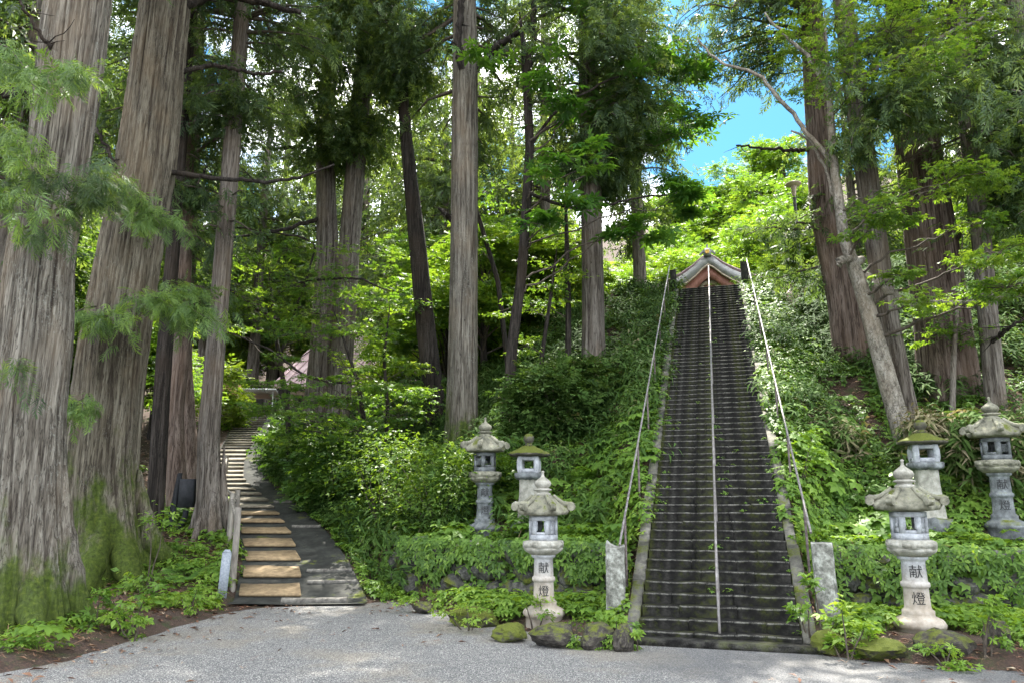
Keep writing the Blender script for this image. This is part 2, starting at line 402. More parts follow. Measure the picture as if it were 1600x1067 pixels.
def herb(seed, n=6):
    r = np.random.default_rng(seed); t = Tpl()
    for i in range(n):
        an = r.uniform(0, 6.28); rad = r.uniform(.1, .55); h = r.uniform(.35, 1.0)
        c = np.array((math.cos(an) * rad, math.sin(an) * rad, h)); d = np.array((math.cos(an), math.sin(an), r.uniform(-.5, .1)))
        L = r.uniform(.38, .62)
        for k in (-1, 0, 1):
            a2 = an + k * R(58); t.kite(c, (math.cos(a2), math.sin(a2), d[2]), L * (1 if k == 0 else .8), L * .52, .14, a=r.uniform(-.4, .5), sag=.12)
        t.kite((0, 0, 0), c, np.linalg.norm(c), .025, 0, up=(.3, .2, .1), a=-.6)
    return t.get()
HERB = [herb(i) for i in range(5)]
def sasa(seed, n=8):
    r = np.random.default_rng(seed); t = Tpl()
    lean = r.uniform(-.35, .35, 2)
    t.kite((0, 0, 0), (lean[0], lean[1], 1), 1, .02, 0, up=(1, .1, 0), a=.2)
    for i in range(n):
        u = r.uniform(.45, 1); an = r.uniform(0, 6.28)
        t.kite((lean[0] * u, lean[1] * u, u), (math.cos(an), math.sin(an), r.uniform(-.45, .45)), r.uniform(.38, .62), r.uniform(.07, .12), .1, a=r.uniform(-.7, .7), sag=.3)
    return t.get()
SASA = [sasa(i) for i in range(6)]
def fern_tpl(seed, nf=8, npn=16):
    r = np.random.default_rng(seed); t = Tpl()
    for f in range(nf):
        an = f / nf * 6.28 + r.uniform(-.25, .25); L = r.uniform(.8, 1.1); rise = r.uniform(.45, .75)
        dx, dy = math.cos(an), math.sin(an)
        pt = lambda u: np.array((dx * L * u, dy * L * u, rise * (1.5 * u - 1.25 * u * u)))
        for i in range(npn):
            u = .12 + .86 * i / npn
            w = .27 * math.sin(min(1, (u + .12) * 1.05) * math.pi) ** .7 + .02
            for sd in (-1, 1):
                d = np.array((-dy * sd, dx * sd, -.12)) + .35 * np.array((dx, dy, 0))
                t.kite(pt(u), d, w, .055, .1, mid=.35, a=r.uniform(-.3, .3), sag=.1)
        t.kite(pt(0), pt(.5) - pt(0), np.linalg.norm(pt(.5)), .02, a=-.5)
    return t.get()
FERN = [fern_tpl(i) for i in range(3)]
#MARK_MAT

# ------------------------------------------------------------------ ground
def ground_mat():
    m, n, b, o = mat('forest_soil')
    v = coords(n); f = noise(n, v, 3.5, 8, .7); g = noise(n, v, 38, 5, .75)
    c = ramp(n, g, [(.3, (.02, .012, .009)), (.5, (.05, .028, .019)), (.66, (.12, .068, .045)), (.8, (.22, .15, .10))])
    c = mixc(n, band(n, f, .5, .66), c, ramp(n, g, [(.35, (.015, .02, .006)), (.7, (.06, .075, .015))]))
    n.links.new(c, b.inputs['Base Color']); b.inputs['Roughness'].default_value = .95
    bump(n, b, math_(n, 'ADD', f, g), .8, .05)
    return m
def grid_axis(segs):
    out = [segs[0][0]]
    for a, bb, st in segs:
        k = max(1, round((bb - a) / st)); out += list(a + (bb - a) * np.arange(1, k + 1) / k)
    return np.array(out)
def build_ground():
    xs = grid_axis([(-400, -60, 40), (-60, -20, 2), (-20, -11, .5), (-11, 11, .14), (11, 20, .5), (20, 60, 2), (60, 400, 40)])
    ys = grid_axis([(-300, -30, 45), (-30, 5, 2.5), (5, 30, .14), (30, 45, .4), (45, 120, 3), (120, 500, 40)])
    X, Y = np.meshgrid(xs, ys); Z = ground(X, Y)
    mb = MB(); nx = len(xs)
    i = np.arange(len(ys) - 1)[:, None] * nx; j = np.arange(nx - 1)[None]
    mb.add(np.stack((X, Y, Z), -1), np.stack((i + j, i + j + 1, i + nx + j + 1, i + nx + j), -1).reshape(-1, 4))
    tag(mb.build('ground', ground_mat(), smooth=True), kind='structure')
build_ground()

def poly_sheet(name, outline, z, m, kind='structure', jitter=0, step=.15):
    pts = []
    for a, b in zip(outline, outline[1:] + outline[:1]):
        a, b = np.array(a), np.array(b); L = np.linalg.norm(b - a); k = max(1, int(L / step)) if L < 12 else 1
        for q in range(k): pts.append(a + (b - a) * q / k)
    pts = np.array(pts)
    if jitter: pts = pts + (np.stack((fbm(pts[:, 0] * 2.2, pts[:, 1] * 2.2, 40), fbm(pts[:, 0] * 2.2, pts[:, 1] * 2.2, 60)), -1) - .5) * jitter * 2
    bm = bmesh.new(); f = bm.faces.new([bm.verts.new((p[0], p[1], z)) for p in pts])
    bmesh.ops.triangulate(bm, faces=[f]); bmesh.ops.recalc_face_normals(bm, faces=bm.faces[:])
    if bm.faces and sum(f.normal.z for f in bm.faces) < 0: bmesh.ops.reverse_faces(bm, faces=bm.faces[:])
    me = bpy.data.meshes.new(name); bm.to_mesh(me); bm.free(); me.materials.append(m)
    o = bpy.data.objects.new(name, me); COL.objects.link(o); return tag(o, kind=kind)
def gravel_mat():
    m, n, b, o = mat('gravel')
    v = coords(n)
    vo = node(n, 'ShaderNodeTexVoronoi', Scale=66.0, Randomness=1.0); n.links.new(v, vo.inputs['Vector'])
    sx = node(n, 'ShaderNodeSeparateXYZ'); n.links.new(vo.outputs['Color'], sx.inputs[0])
    c = ramp(n, sx.outputs[0], [(.0, (.11, .11, .11)), (.35, (.25, .245, .238)), (.7, (.38, .37, .352)), (1, (.60, .58, .54))])
    c = mixc(n, band(n, vo.outputs['Distance'], .30, .62), c, (.09, .09, .09))
    big = noise(n, v, .55, 5, .62); med = noise(n, v, 3.2, 5, .7)
    c = mixc(n, math_(n, 'MULTIPLY', band(n, big, .48, .62), .6), c, mixc(n, sx.outputs[2], (.10, .085, .065), (.30, .27, .22)), 'MIX')
    c = mixc(n, math_(n, 'MULTIPLY', band(n, med, .52, .7), .5), c, (.10, .10, .105))
    # thinner gravel over dark asphalt towards the stone stairs on the right
    mp_ = node(n, 'ShaderNodeMapping'); mp_.inputs['Location'].default_value = (-4.6, -9.7, 0); 
    tcx = node(n, 'ShaderNodeTexCoord'); n.links.new(tcx.outputs['Object'], mp_.inputs['Vector'])
    mp2 = node(n, 'ShaderNodeMapping'); mp2.inputs['Scale'].default_value = (.30, .55, 0); mp2.inputs['Rotation'].default_value = (0, 0, R(22))
    n.links.new(mp_.outputs[0], mp2.inputs['Vector'])
    ln = node(n, 'ShaderNodeVectorMath', operation='LENGTH'); n.links.new(mp2.outputs[0], ln.inputs[0])
    e = math_(n, 'ADD', ln.outputs['Value'], math_(n, 'MULTIPLY', math_(n, 'SUBTRACT', med, .5), .9))
    c = mixc(n, math_(n, 'MULTIPLY', band(n, e, 1.15, .6), .72), c, mixc(n, sx.outputs[1], (.035, .037, .04), (.13, .13, .135)))
    n.links.new(c, b.inputs['Base Color']); b.inputs['Roughness'].default_value = .85
    bump(n, b, math_(n, 'ADD', math_(n, 'MULTIPLY', vo.outputs['Distance'], -1), math_(n, 'MULTIPLY', med, .6)), .9, .015)
    return m
edge = [unframe(float(bed_s(np.array([t]))[0]) - .02, t) for t in (9, 6, 4, 3, 2, 1.35)] + [unframe(.0, 1.25), unframe(.0, -1.25)] + \
       [unframe(float(bed_s(np.array([t]))[0]) - .02, t) for t in (-1.35, -2.0, -2.7, -3.6, -4.4, -5.2, -5.6, -6.2)]
outl = [(-40, -30), (40, -30), (40, 3)] + [tuple(map(float, e)) for e in edge] + [(-2.9, 15.1), (-3.7, 14.85), (-4.7, 14.5), (-5.15, 13.7), (-5.35, 12), (-5.6, 9.9), (-7.2, 7.4), (-9.8, 4.8), (-40, 1)]
poly_sheet('gravel_forecourt', outl, .012, gravel_mat(), jitter=.16)

# ------------------------------------------------------------------ stone staircase
def stairmat():
    m, n, b, o = mat('stair_stone')
    v = coords(n); f = noise(n, v, 5, 7, .7); g = noise(n, v, 60, 4, .75)
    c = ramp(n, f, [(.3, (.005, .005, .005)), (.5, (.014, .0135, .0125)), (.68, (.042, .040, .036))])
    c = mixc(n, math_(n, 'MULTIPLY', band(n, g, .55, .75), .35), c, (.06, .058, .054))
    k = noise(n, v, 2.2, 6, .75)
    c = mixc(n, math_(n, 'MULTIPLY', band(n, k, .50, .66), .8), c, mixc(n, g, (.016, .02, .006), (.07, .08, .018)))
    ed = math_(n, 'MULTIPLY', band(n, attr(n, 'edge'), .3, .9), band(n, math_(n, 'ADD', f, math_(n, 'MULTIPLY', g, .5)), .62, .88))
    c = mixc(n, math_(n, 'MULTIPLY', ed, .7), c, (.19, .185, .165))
    n.links.new(c, b.inputs['Base Color']); b.inputs['Roughness'].default_value = .92; b.inputs['Specular IOR Level'].default_value = .12
    bump(n, b, math_(n, 'ADD', f, math_(n, 'MULTIPLY', g, .6)), .7, .02)
    return m
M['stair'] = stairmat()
def step_mesh(seed, W=2.2, D=.30, H=.21):
    r = np.random.default_rng(seed); js = np.array((-.38, .36)) * W / 2 * 2 * .5 + r.uniform(-.3, .3, 2)
    xs = np.sort(np.concatenate((np.linspace(-W / 2, W / 2, 30), js - .009, js, js + .009))); n = len(xs); blk = (xs[:, None] > js[None]).sum(1); bo = r.normal(size=(3, 2)) * (.006, .005); notch = (np.abs(xs[:, None] - js[None]) < .004).any(1)
    wob = (fbm(xs * 3, xs * 0 + seed, seed, 3) - .5)
    # profile (y forward = uphill, z up): front bottom, front mid, front upper, nose, top front, top back, back bottom
    prof = [(.0, -H, 0), (.006, -H * .5, 0), (.004, -.030, 0), (.001, -.010, 1), (.012, 0, 1), (.03, .001, 0), (D, 0, 0), (D, -H, 0)]
    V = []; A = []
    for (y, z, e) in prof:
        j = r.normal(size=n) * .0035
        fr = 1 if y < .1 else 0
        V.append(np.stack((xs, y + fr * (wob * .035 + j + bo[blk, 0] + notch * .03), z - notch * .02 * (z > -.1) + (bo[blk, 1] + wob * .018 + r.normal(size=n) * .002) * (z > -.1)), -1)); A.append(np.full(n, e))
    V = np.array(V); mb = MB(); k = len(prof)
    i = np.arange(k - 1)[:, None] * n; j = np.arange(n - 1)[None]
    mb.add(V, np.stack((i + j, i + j + 1, i + n + j + 1, i + n + j), -1).reshape(-1, 4), np.concatenate(A))
    for e in (0, n - 1):
        idx = np.arange(k) * n + e; c = V[:, e].mean(0)
        mb.add(np.vstack((V[:, e], c)), [((a + 1) % k, a, k) if e else (a, (a + 1) % k, k) for a in range(k)], 0)
    return mb
stair = thing('stone_staircase', 'long steep flight of dark stone steps climbing to the shrine', 'staircase', (CX, CY, 0), -HD)
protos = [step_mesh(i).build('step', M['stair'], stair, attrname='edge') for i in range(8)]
srng = random.Random(3)
for k in range(NST):
    o = protos[k] if k < 8 else protos[srng.randrange(8)].copy()
    if k >= 8: COL.objects.link(o)
    o.location = (srng.uniform(-.006, .006), k * TREAD, (k + 1) * RISE + srng.uniform(-.004, .004)); o.rotation_euler = (srng.uniform(-.006, .006), srng.uniform(-.004, .004), srng.uniform(-.004, .004))
M['kerb'] = stone_mat('kerb_stone', (.04, .04, .035), (.11, .105, .09), (.22, .21, .18), moss=.5, sc=5)
for sd in (-1, 1):
    mb = MB(); rg = np.random.default_rng(5 + sd); s = .0
    while s < SL:
        L = rg.uniform(.7, 1.1); L = min(L, SL - s)
        z0 = TN * s + .12; z1 = TN * (s + L - .02) + .12; w = .09
        P = [(-w, s, z0 - .45), (w, s, z0 - .45), (w, s + L - .02, z1 - .45), (-w, s + L - .02, z1 - .45), (-w, s, z0), (w, s, z0), (w, s + L - .02, z1), (-w, s + L - .02, z1)]
        P = np.array(P) + rg.normal(size=(8, 3)) * .008
        mb.add(P, [(0, 3, 2, 1), (4, 5, 6, 7), (0, 1, 5, 4), (1, 2, 6, 5), (2, 3, 7, 6), (3, 0, 4, 7)]); s += L
    mb.build('side_kerb', M['kerb'], stair, loc=(sd * 1.205, .06, 0))
mb = MB(); mb.box((0, -.17, .045), (2.6, .32, .09)); mb.build('foot_slab', M['stair'], stair, attrname='edge')

# handrails -------------------------------------------------------------------
M['rail'] = plain_mat('galvanised_rail', (.12, .105, .10), (.27, .255, .25), .55, .45, 9)
M['railpost'] = plain_mat('rusty_post', (.07, .05, .045), (.20, .17, .16), .7, .3, 14)
def sw(s, t, z):                       # stair frame -> world
    x, y = unframe(s, t); return np.array((x, y, z))
def handrail(t, s0, s1, h, label, n, low=None):
    b = sw(s0, t, 0); o = thing('handrail', label, 'handrail', b, -HD)
    mb = MB(); pts = []
    if low is not None: pts += [(0, 0, low), (0, 0, TN * s0 + h - .06), (0, .03, TN * s0 + h + .0)]
    pts += [(0, s - s0, TN * s + h) for s in np.linspace(s0 + .08, s1, 12)]
    mb.tube(pts, .020, 10); mb.build('rail', M['rail'], o, smooth=True)
    for k in range(n):
        s = s0 + (s1 - s0) * (k + .35) / n
        mb = MB(); mb.tube([(0, s - s0, TN * s - .2), (0, s - s0, TN * s + h - .02)], .021, 8); mb.build('post', M['railpost'] if abs(t) > .5 else M['rail'], o, smooth=True)
handrail(-1.43, .55, 16.6, .92, 'left steel handrail leaning up beside the mossy kerb from the pale post', 7)
handrail(.02, .12, 16.4, .84, 'straight steel handrail running up the middle of the stone steps', 9, low=RISE)
handrail(1.41, .9, 16.6, .92, 'right steel handrail rising from the pale lichen post with bright top end', 7)

# pale posts at the foot, dark posts at the top
M['postpale'] = stone_mat('lichen_post_stone', (.04, .04, .036), (.20, .20, .175), (.42, .43, .39), sc=9, stain=.95)
M['postdark'] = stone_mat('dark_post_stone', (.012, .012, .012), (.03, .03, .028), (.06, .06, .05), moss=.3, sc=6)
def pillar(p, w, h, m, label, rz, tilt=0, broken=False, group=None):
    n = 9; mb = MB(); r = np.random.default_rng(int(abs(p[0]) * 100))
    ring = [(-1, -1), (-.9, -1), (0, -1), (.9, -1), (1, -1), (1, -.9), (1, 0), (1, .9), (1, 1), (.9, 1), (0, 1), (-.9, 1), (-1, 1), (-1, .9), (-1, 0), (-1, -.9)]
    V = []
    for i in range(n + 1):
        z = h * i / n; k = w / 2 * (1 - .06 * i / n)
        for a, c in ring: V.append((a * k * (.94 if abs(a) == 1 and abs(c) == 1 else 1) + r.normal() * .004, c * k * (.94 if abs(a) == 1 and abs(c) == 1 else 1) + r.normal() * .004, z + (r.normal() * (.035 if broken else .006) if i == n else 0)))
    q = len(ring); F = [(i * q + j, i * q + (j + 1) % q, (i + 1) * q + (j + 1) % q, (i + 1) * q + j) for i in range(n) for j in range(q)]
    mb.add(V, F); top = np.array(V[-q:]); mb.add(np.vstack((top, top.mean(0) + (0, 0, -.03 if broken else .008))), [(j, (j + 1) % q, q) for j in range(q)])
    o = mb.build('stone_post', m); o.location = p; o.rotation_euler = (0, tilt, rz); return tag(o, label, 'stone post', group)
p = hit(963, 968); pillar((p[0], p[1], p[2] - .1), .31, 1.24, M['postpale'], 'pale lichened square post with a broken blackened top left of the stairs', -HD + .12, .01, True)
p = hit(1297, 980); pillar((p[0], p[1], p[2] - .1), .32, 1.30, M['postpale'], 'pale speckled square post with mossy top right of the stairs', -HD - .1, -.015)
pillar(sw(16.45, -1.3, ZTOP - .2), .24, 1.05, M['postdark'], 'dark square post at the left end of the top step', -HD)
pillar(sw(16.45, 1.3, ZTOP - .2), .26, 1.15, M['postdark'], 'dark square post at the right end of the top step', -HD)
#MARK_STAIR

# ------------------------------------------------------------------ stone lanterns
M['lan_pale'] = stone_mat('lantern_granite_pale', (.17, .175, .185), (.36, .375, .40), (.50, .52, .55), sc=5, stain=.55, warmlow=(.35, 1.2))
M['lan_pale2'] = stone_mat('lantern_granite_weathered', (.15, .145, .12), (.30, .29, .25), (.42, .41, .37), sc=6, stain=.55)
M['lan_dark'] = stone_mat('lantern_granite_dark', (.05, .055, .055), (.13, .14, .145), (.25, .27, .28), sc=5, stain=.6, mosstop=.35)
M['lan_roof'] = stone_mat('lantern_roof_lichen', (.07, .07, .055), (.19, .185, .14), (.32, .31, .25), sc=6, stain=.4, mosstop=.25)
M['lan_moss'] = stone_mat('lantern_roof_moss', (.03, .03, .024), (.08, .075, .06), (.16, .15, .12), sc=6, stain=.5, mosstop=1.0)
M['ink'] = plain_mat('black_paint', (.004, .004, .005), (.010, .010, .011), .6, 0, 30, 1, 0)
def hexshape(th):                       # polygonal radius factor, apothem 1
    a = (th + math.pi / 6) % (math.pi / 3) - math.pi / 6
    return 1 / np.cos(a)
def text_mesh(ch, size):
    cu = bpy.data.curves.new('kanji', 'FONT'); cu.body = ch; cu.size = size; cu.align_x = 'CENTER'; cu.align_y = 'CENTER'
    ob = bpy.data.objects.new('kanji_src', cu); COL.objects.link(ob)
    bpy.context.view_layer.update()
    dg = bpy.context.evaluated_depsgraph_get()
    me = bpy.data.meshes.new_from_object(ob.evaluated_get(dg))
    bpy.data.objects.remove(ob); return me
def kanji(ch, size, rad, z, parent, ang, m=None):
    me = text_mesh(ch, size)
    bm = bmesh.new(); bm.from_mesh(me); bpy.data.meshes.remove(me)
    xs = [v.co.x for v in bm.verts]; ys = [v.co.y for v in bm.verts]
    if xs:
        cx, cy = (min(xs) + max(xs)) / 2, (min(ys) + max(ys)) / 2
        for v in bm.verts: v.co.x -= cx; v.co.y -= cy
        bmesh.ops.triangulate(bm, faces=bm.faces[:])
        for k in range(-4, 5): bmesh.ops.bisect_plane(bm, geom=bm.verts[:] + bm.edges[:] + bm.faces[:], plane_co=(k * size * .11, 0, 0), plane_no=(1, 0, 0))
        for v in bm.verts:
            zz = z + v.co.y; r = float(rad(zz)) + .008; a = ang + v.co.x / r; v.co = (math.cos(a) * r, math.sin(a) * r, z + v.co.y)
    o_me = bpy.data.meshes.new('inscription'); bm.to_mesh(o_me); bm.free(); o_me.materials.append(m or M['ink'])
    o = bpy.data.objects.new('inscription', o_me); COL.objects.link(o); o.parent = parent; return o
def lantern_fine(p, H, rz, label, stone, roofm, lattice=False, chars='献燈', face=-math.pi / 2, group='tall lotus lanterns beside the stairs'):
    """lotus base, ringed round post, hexagonal platform, fire box and scrolled roof, onion finial. H total height"""
    o = thing('stone_lantern', label, 'stone lantern', p, rz, group); k = H / 2.30
    S = lambda P: np.array(P) * k
    mb = MB(); mb.lathe(S([(.29, -.12), (.29, .04), (.31, .05), (.315, .10), (.29, .15), (.21, .19), (.20, .22)]), 48, lobes=14, lobe_amp=[0, 0, .10, .14, .12, .02, 0])
    mb.build('base', stone, o, smooth=True)
    mb = MB(); mb.lathe(S([(.20, .20), (.205, .26), (.178, .28), (.165, .31), (.158, .55), (.16, .56), (.18, .575), (.185, .60), (.18, .63), (.16, .645), (.158, .66), (.15, .90), (.155, .92), (.19, .94), (.195, .965), (.19, .985)]), 40)
    post = mb.build('post', stone, o, smooth=True)
    kanji(chars[0], .18 * k, lambda z: k * np.interp(z / k, [.66, .90], [.158, .150]), .785 * k, post, face); kanji(chars[1], .18 * k, lambda z: k * np.interp(z / k, [.31, .55], [.165, .158]), .435 * k, post, face)
    mb = MB(); mb.lathe(S([(.18, .97), (.22, .985), (.29, 1.04), (.31, 1.075), (.30, 1.085)]), 48, lobes=12, lobe_amp=[0, .04, .10, .06, 0])
    mb.lathe(S([(.285, 1.083), (.30, 1.09), (.30, 1.175), (.285, 1.19), (.23, 1.20)]), 48, shape=hexshape)
    for i in range(6):
        a = i * math.pi / 3
        for q in (-.08, .08): mb.box((math.cos(a) * .30 * k - math.sin(a) * q * k, math.sin(a) * .30 * k + math.cos(a) * q * k, 1.132 * k), (.02 * k, .11 * k, .05 * k), rz=a)
    mb.build('platform', roofm if stone is M['lan_dark'] else M['lan_pale2'], o)
    # fire box: hexagonal frame, alternating openings and carved panels
    mb = MB(); ap = .205 * k; z0, z1 = 1.195 * k, 1.575 * k; side = 2 * ap / math.sqrt(3)
    
    for i in range(6):
        a = i * math.pi / 3 - math.pi / 2; n_ = np.array((math.cos(a), math.sin(a), 0)); tv = np.array((-n_[1], n_[0], 0))
        c = n_ * (ap - .02 * k)
        rot = np.stack((tv, n_, (0, 0, 1)), -1)
        win = i % 3 == 0
        mb.box(c + (0, 0, z0 + .045 * k), (side, .04 * k, .09 * k), rot=rot); mb.box(c + (0, 0, z1 - .035 * k), (side, .04 * k, .07 * k), rot=rot)
        for q in (-1, 1): mb.box(c + tv * q * (side / 2 - .024 * k) + (0, 0, (z0 + z1) / 2 + .01 * k), (.048 * k, .04 * k, z1 - z0 - .16 * k), rot=rot)
        zc = (z0 + z1) / 2 + .01 * k; hh = z1 - z0 - .16 * k; ww = side - .096 * k
        if win:     # inner frame round the square opening
            mb.box(c + (0, 0, zc - hh * .40), (ww, .03 * k, hh * .20), rot=rot)
            for q in (-1, 1): mb.box(c + tv * q * (ww / 2 - .008 * k) - n_ * .004 * k + (0, 0, zc + hh * .14), (.016 * k, .03 * k, hh * .72), rot=rot)
        else:
            if lattice and i in (1, 4, 5):
                for d in range(-3, 4):
                    for sg in (-1, 1):
                        th = R(45) * sg; rr = rot @ np.array([[math.cos(th), 0, math.sin(th)], [0, 1, 0], [-math.sin(th), 0, math.cos(th)]])
                        lim = ww * .5; off = d * ww * .24
                        mb.box(c - n_ * .006 * k + tv * off * .5 + np.array((0, 0, zc - sg * off * .5)), (.016 * k, .012 * k, max(.02, (ww * 1.1 - abs(off)) )), rot=rr)
            else:
                mb.box(c - n_ * .012 * k + (0, 0, zc), (ww, .02 * k, hh), rot=rot)
                r = np.random.default_rng(i)        # relief of a seated figure
                for (u, v_, w_, h_) in ((0, -.28, .62, .3), (-.05, -.02, .42, .36), (0, .25, .26, .2), (.2, .05, .16, .4)):
                    mb.box(c - n_ * .001 * k + tv * u * ww + (0, 0, zc + v_ * hh), (w_ * ww, .014 * k + r.uniform(0, .004) * k, h_ * hh), rot=rot, taper=1)
    mb.build('fire_box', stone, o)
    # roof: hex with sagging slopes, upturned eaves
    seg = 72; th = np.arange(seg) * 2 * math.pi / seg; a6 = (th + math.pi / 6 + math.pi / 2) % (math.pi / 3) - math.pi / 6
    crn = np.abs(a6) / (math.pi / 6)           # 1 at the corners
    mb = MB(); rows = []
    for (r_, z_, lift) in ((.14, 1.575, 0), (.33, 1.595, .01), (.365, 1.615, .06), (.37, 1.655, .07), (.345, 1.69, .05), (.27, 1.765, .02), (.205, 1.84, 0), (.165, 1.885, 0), (.15, 1.90, 0), (.06, 1.905, 0)):
        rr = r_ * (1 / np.cos(a6)) ** (1 if r_ > .2 else .4) * (1 + .05 * (crn ** 3) * (r_ > .3))
        zz = z_ + lift * (crn ** 2.2) * 1.0 - (.015 if lift > .03 else 0)
        rows.append(np.stack((rr * np.cos(th), rr * np.sin(th), zz + 0 * th), -1) * k)
    V = np.array(rows); n = len(rows); i = np.arange(n - 1)[:, None] * seg; j = np.arange(seg)[None]; j2 = (j + 1) % seg
    mb.add(V, np.stack((i + j, i + j2, i + seg + j2, i + seg + j), -1).reshape(-1, 4))
    roof = mb.build('roof', roofm, o, smooth=True)
    for i in range(6):          # scrolls on the corners with a rib running up the ridge
        a = i * math.pi / 3 + math.pi / 6 - math.pi / 2; ca, sa = math.cos(a), math.sin(a); mb = MB()
        pts = [(.17, 1.90), (.235, 1.845), (.32, 1.785), (.40, 1.765), (.46, 1.775), (.50, 1.755), (.505, 1.71), (.475, 1.685), (.45, 1.70), (.46, 1.73)]
        mb.tube([np.array((r_ * ca, r_ * sa, z_)) * k for r_, z_ in pts], np.array([.028, .03, .034, .036, .034, .032, .03, .026, .02, .012]) * k * 1.15, 8)
        mb.tube([np.array((.468 * ca - q * sa, .468 * sa + q * ca, 1.722)) * k for q in (-.046, .046)], .060 * k, 16)
        mb.build('scroll', roofm, roof, smooth=True)
    mb = MB(); mb.lathe(S([(.12, 1.895), (.135, 1.92), (.12, 1.945), (.095, 1.955), (.10, 1.97), (.14, 1.985), (.145, 2.00), (.11, 2.015), (.09, 2.02)]), 36, lobes=10, lobe_amp=[0, .04, 0, 0, 0, .07, .07, 0, 0])
    mb.lathe(S([(.085, 2.018), (.12, 2.05), (.14, 2.09), (.125, 2.13), (.075, 2.17), (.035, 2.20), (.022, 2.225), (.02, 2.27), (.032, 2.285), (.01, 2.30)]), 28)
    mb.build('finial', roofm if stone is not M['lan_pale'] else M['lan_pale2'], o, smooth=True)
    return o
def lantern_rustic(p, H, rz, label, stone, roofm):
    o = thing('stone_lantern', label, 'stone lantern', p, rz, 'squat mossy roofed lanterns'); k = H / 1.95
    r = np.random.default_rng(int(H * 100))
    def rough(mb): 
        for V in mb.v: V += r.normal(size=V.shape) * .006 * k
        return mb
    mb = MB(); mb.lathe(np.array([(.36, -.15), (.38, .02), (.34, .10), (.22, .13)]) * k, 20, shape=hexshape); rough(mb).build('base', M['lan_dark'], o)
    mb = MB(); mb.lathe(np.array([(.24, .10), (.225, .35), (.20, .7), (.19, .98), (.2, 1.0)]) * k, 24, shape=lambda th: 1 / np.maximum(np.abs(np.cos(th)), np.abs(np.sin(th))) ** .7); rough(mb).build('post', stone, o)
    mb = MB(); mb.lathe(np.array([(.17, .98), (.27, 1.02), (.29, 1.04), (.295, 1.12), (.27, 1.135), (.15, 1.14)]) * k, 28, shape=lambda th: 1 / np.maximum(np.abs(np.cos(th)), np.abs(np.sin(th))) ** .75); rough(mb).build('platform', M['lan_dark'], o)
    mb = MB(); z0, z1, w = 1.135 * k, 1.46 * k, .20 * k      # rounded box with square windows
    for sx in (-1, 1):
        for sy in (-1, 1): mb.tube([(sx * w * .78, sy * w * .78, z0), (sx * w * .88, sy * w * .88, z0 + .1 * k), (sx * w * .88, sy * w * .88, z1 - .1 * k), (sx * w * .78, sy * w * .78, z1)], .062 * k, 8)
    for a in range(4):
        n_ = np.array((math.cos(a * math.pi / 2), math.sin(a * math.pi / 2), 0)); tv = np.array((-n_[1], n_[0], 0)); rot = np.stack((tv, n_, (0, 0, 1)), -1)
        for zc, hh in ((z0 + .04 * k, .085 * k), (z1 - .035 * k, .075 * k)): mb.box(n_ * w * .93 + (0, 0, zc), (w * 1.5, .05 * k, hh), rot=rot)
    mb.build('fire_box', M['lan_pale'], o, smooth=False)
    mb = MB(); mb.lathe(np.array([(.15, 1.455), (.36, 1.475), (.41, 1.50), (.415, 1.525), (.37, 1.56), (.25, 1.61), (.17, 1.66), (.11, 1.69)]) * k, 40, shape=lambda th: 1 + .07 * np.abs(np.sin(3 * th)) + .03 * np.sin(5 * th + 1)); rough(mb).build('roof', roofm, o, smooth=True)
    mb = MB(); mb.lathe(np.array([(.06, 1.67), (.085, 1.70), (.07, 1.735), (.05, 1.75), (.09, 1.78), (.115, 1.83), (.10, 1.89), (.05, 1.94), (.01, 1.95)]) * k, 20); rough(mb).build('finial', roofm, o, smooth=True)
    return o
def px_height(p, ytop):          # height above p so that the top projects to row ytop
    lo, hi = 0, 40
    for _ in range(40):
        m_ = (lo + hi) / 2; z = p[2] + m_ - CAMH
        f = p[1] * math.cos(PITCH) + z * math.sin(PITCH); u = -p[1] * math.sin(PITCH) + z * math.cos(PITCH)
        if 533.5 - FPX * u / f > ytop: lo = m_
        else: hi = m_
    return lo
def on_ground(px, py):
    p = hit(px, py); return p
L1 = on_ground(850, 966); lantern_fine(L1, px_height(L1, 735), R(-14), 'pale stone lantern with black characters standing front left of the stairs', M['lan_pale'], M['lan_roof'], face=-math.pi / 2 + .2)
L2 = on_ground(1438, 985); lantern_fine(L2, px_height(L2, 717), R(-22), 'pale stone lantern with black characters standing front right of the stairs', M['lan_pale'], M['lan_roof'], face=-math.pi / 2 + .06)
L3 = on_ground(757, 832); lantern_fine(L3, px_height(L3, 652), R(20), 'dark weathered stone lantern on the terrace left of the mossy capped lantern', M['lan_dark'], M['lan_roof'], True, face=-math.pi / 2 - .3)
L4 = on_ground(1573, 832); lantern_fine(L4, px_height(L4, 620), R(-50), 'tall grey stone lantern with latticed window at the far right of the terrace', M['lan_pale'] if False else M['lan_dark'], M['lan_roof'], True, face=-math.pi / 2 + .5)
L5 = on_ground(827, 826); lantern_rustic(L5, px_height(L5, 677), R(-8), 'squat stone lantern with a yellow-green moss cap behind the front left lantern', M['lan_pale2'], M['lan_moss'])
L6 = on_ground(1456, 822); lantern_rustic(L6, px_height(L6, 655), R(-14), 'squat stone lantern with fern-grown dark roof behind the front right lantern', M['lan_pale2'], M['lan_moss'])
#MARK_LANTERN

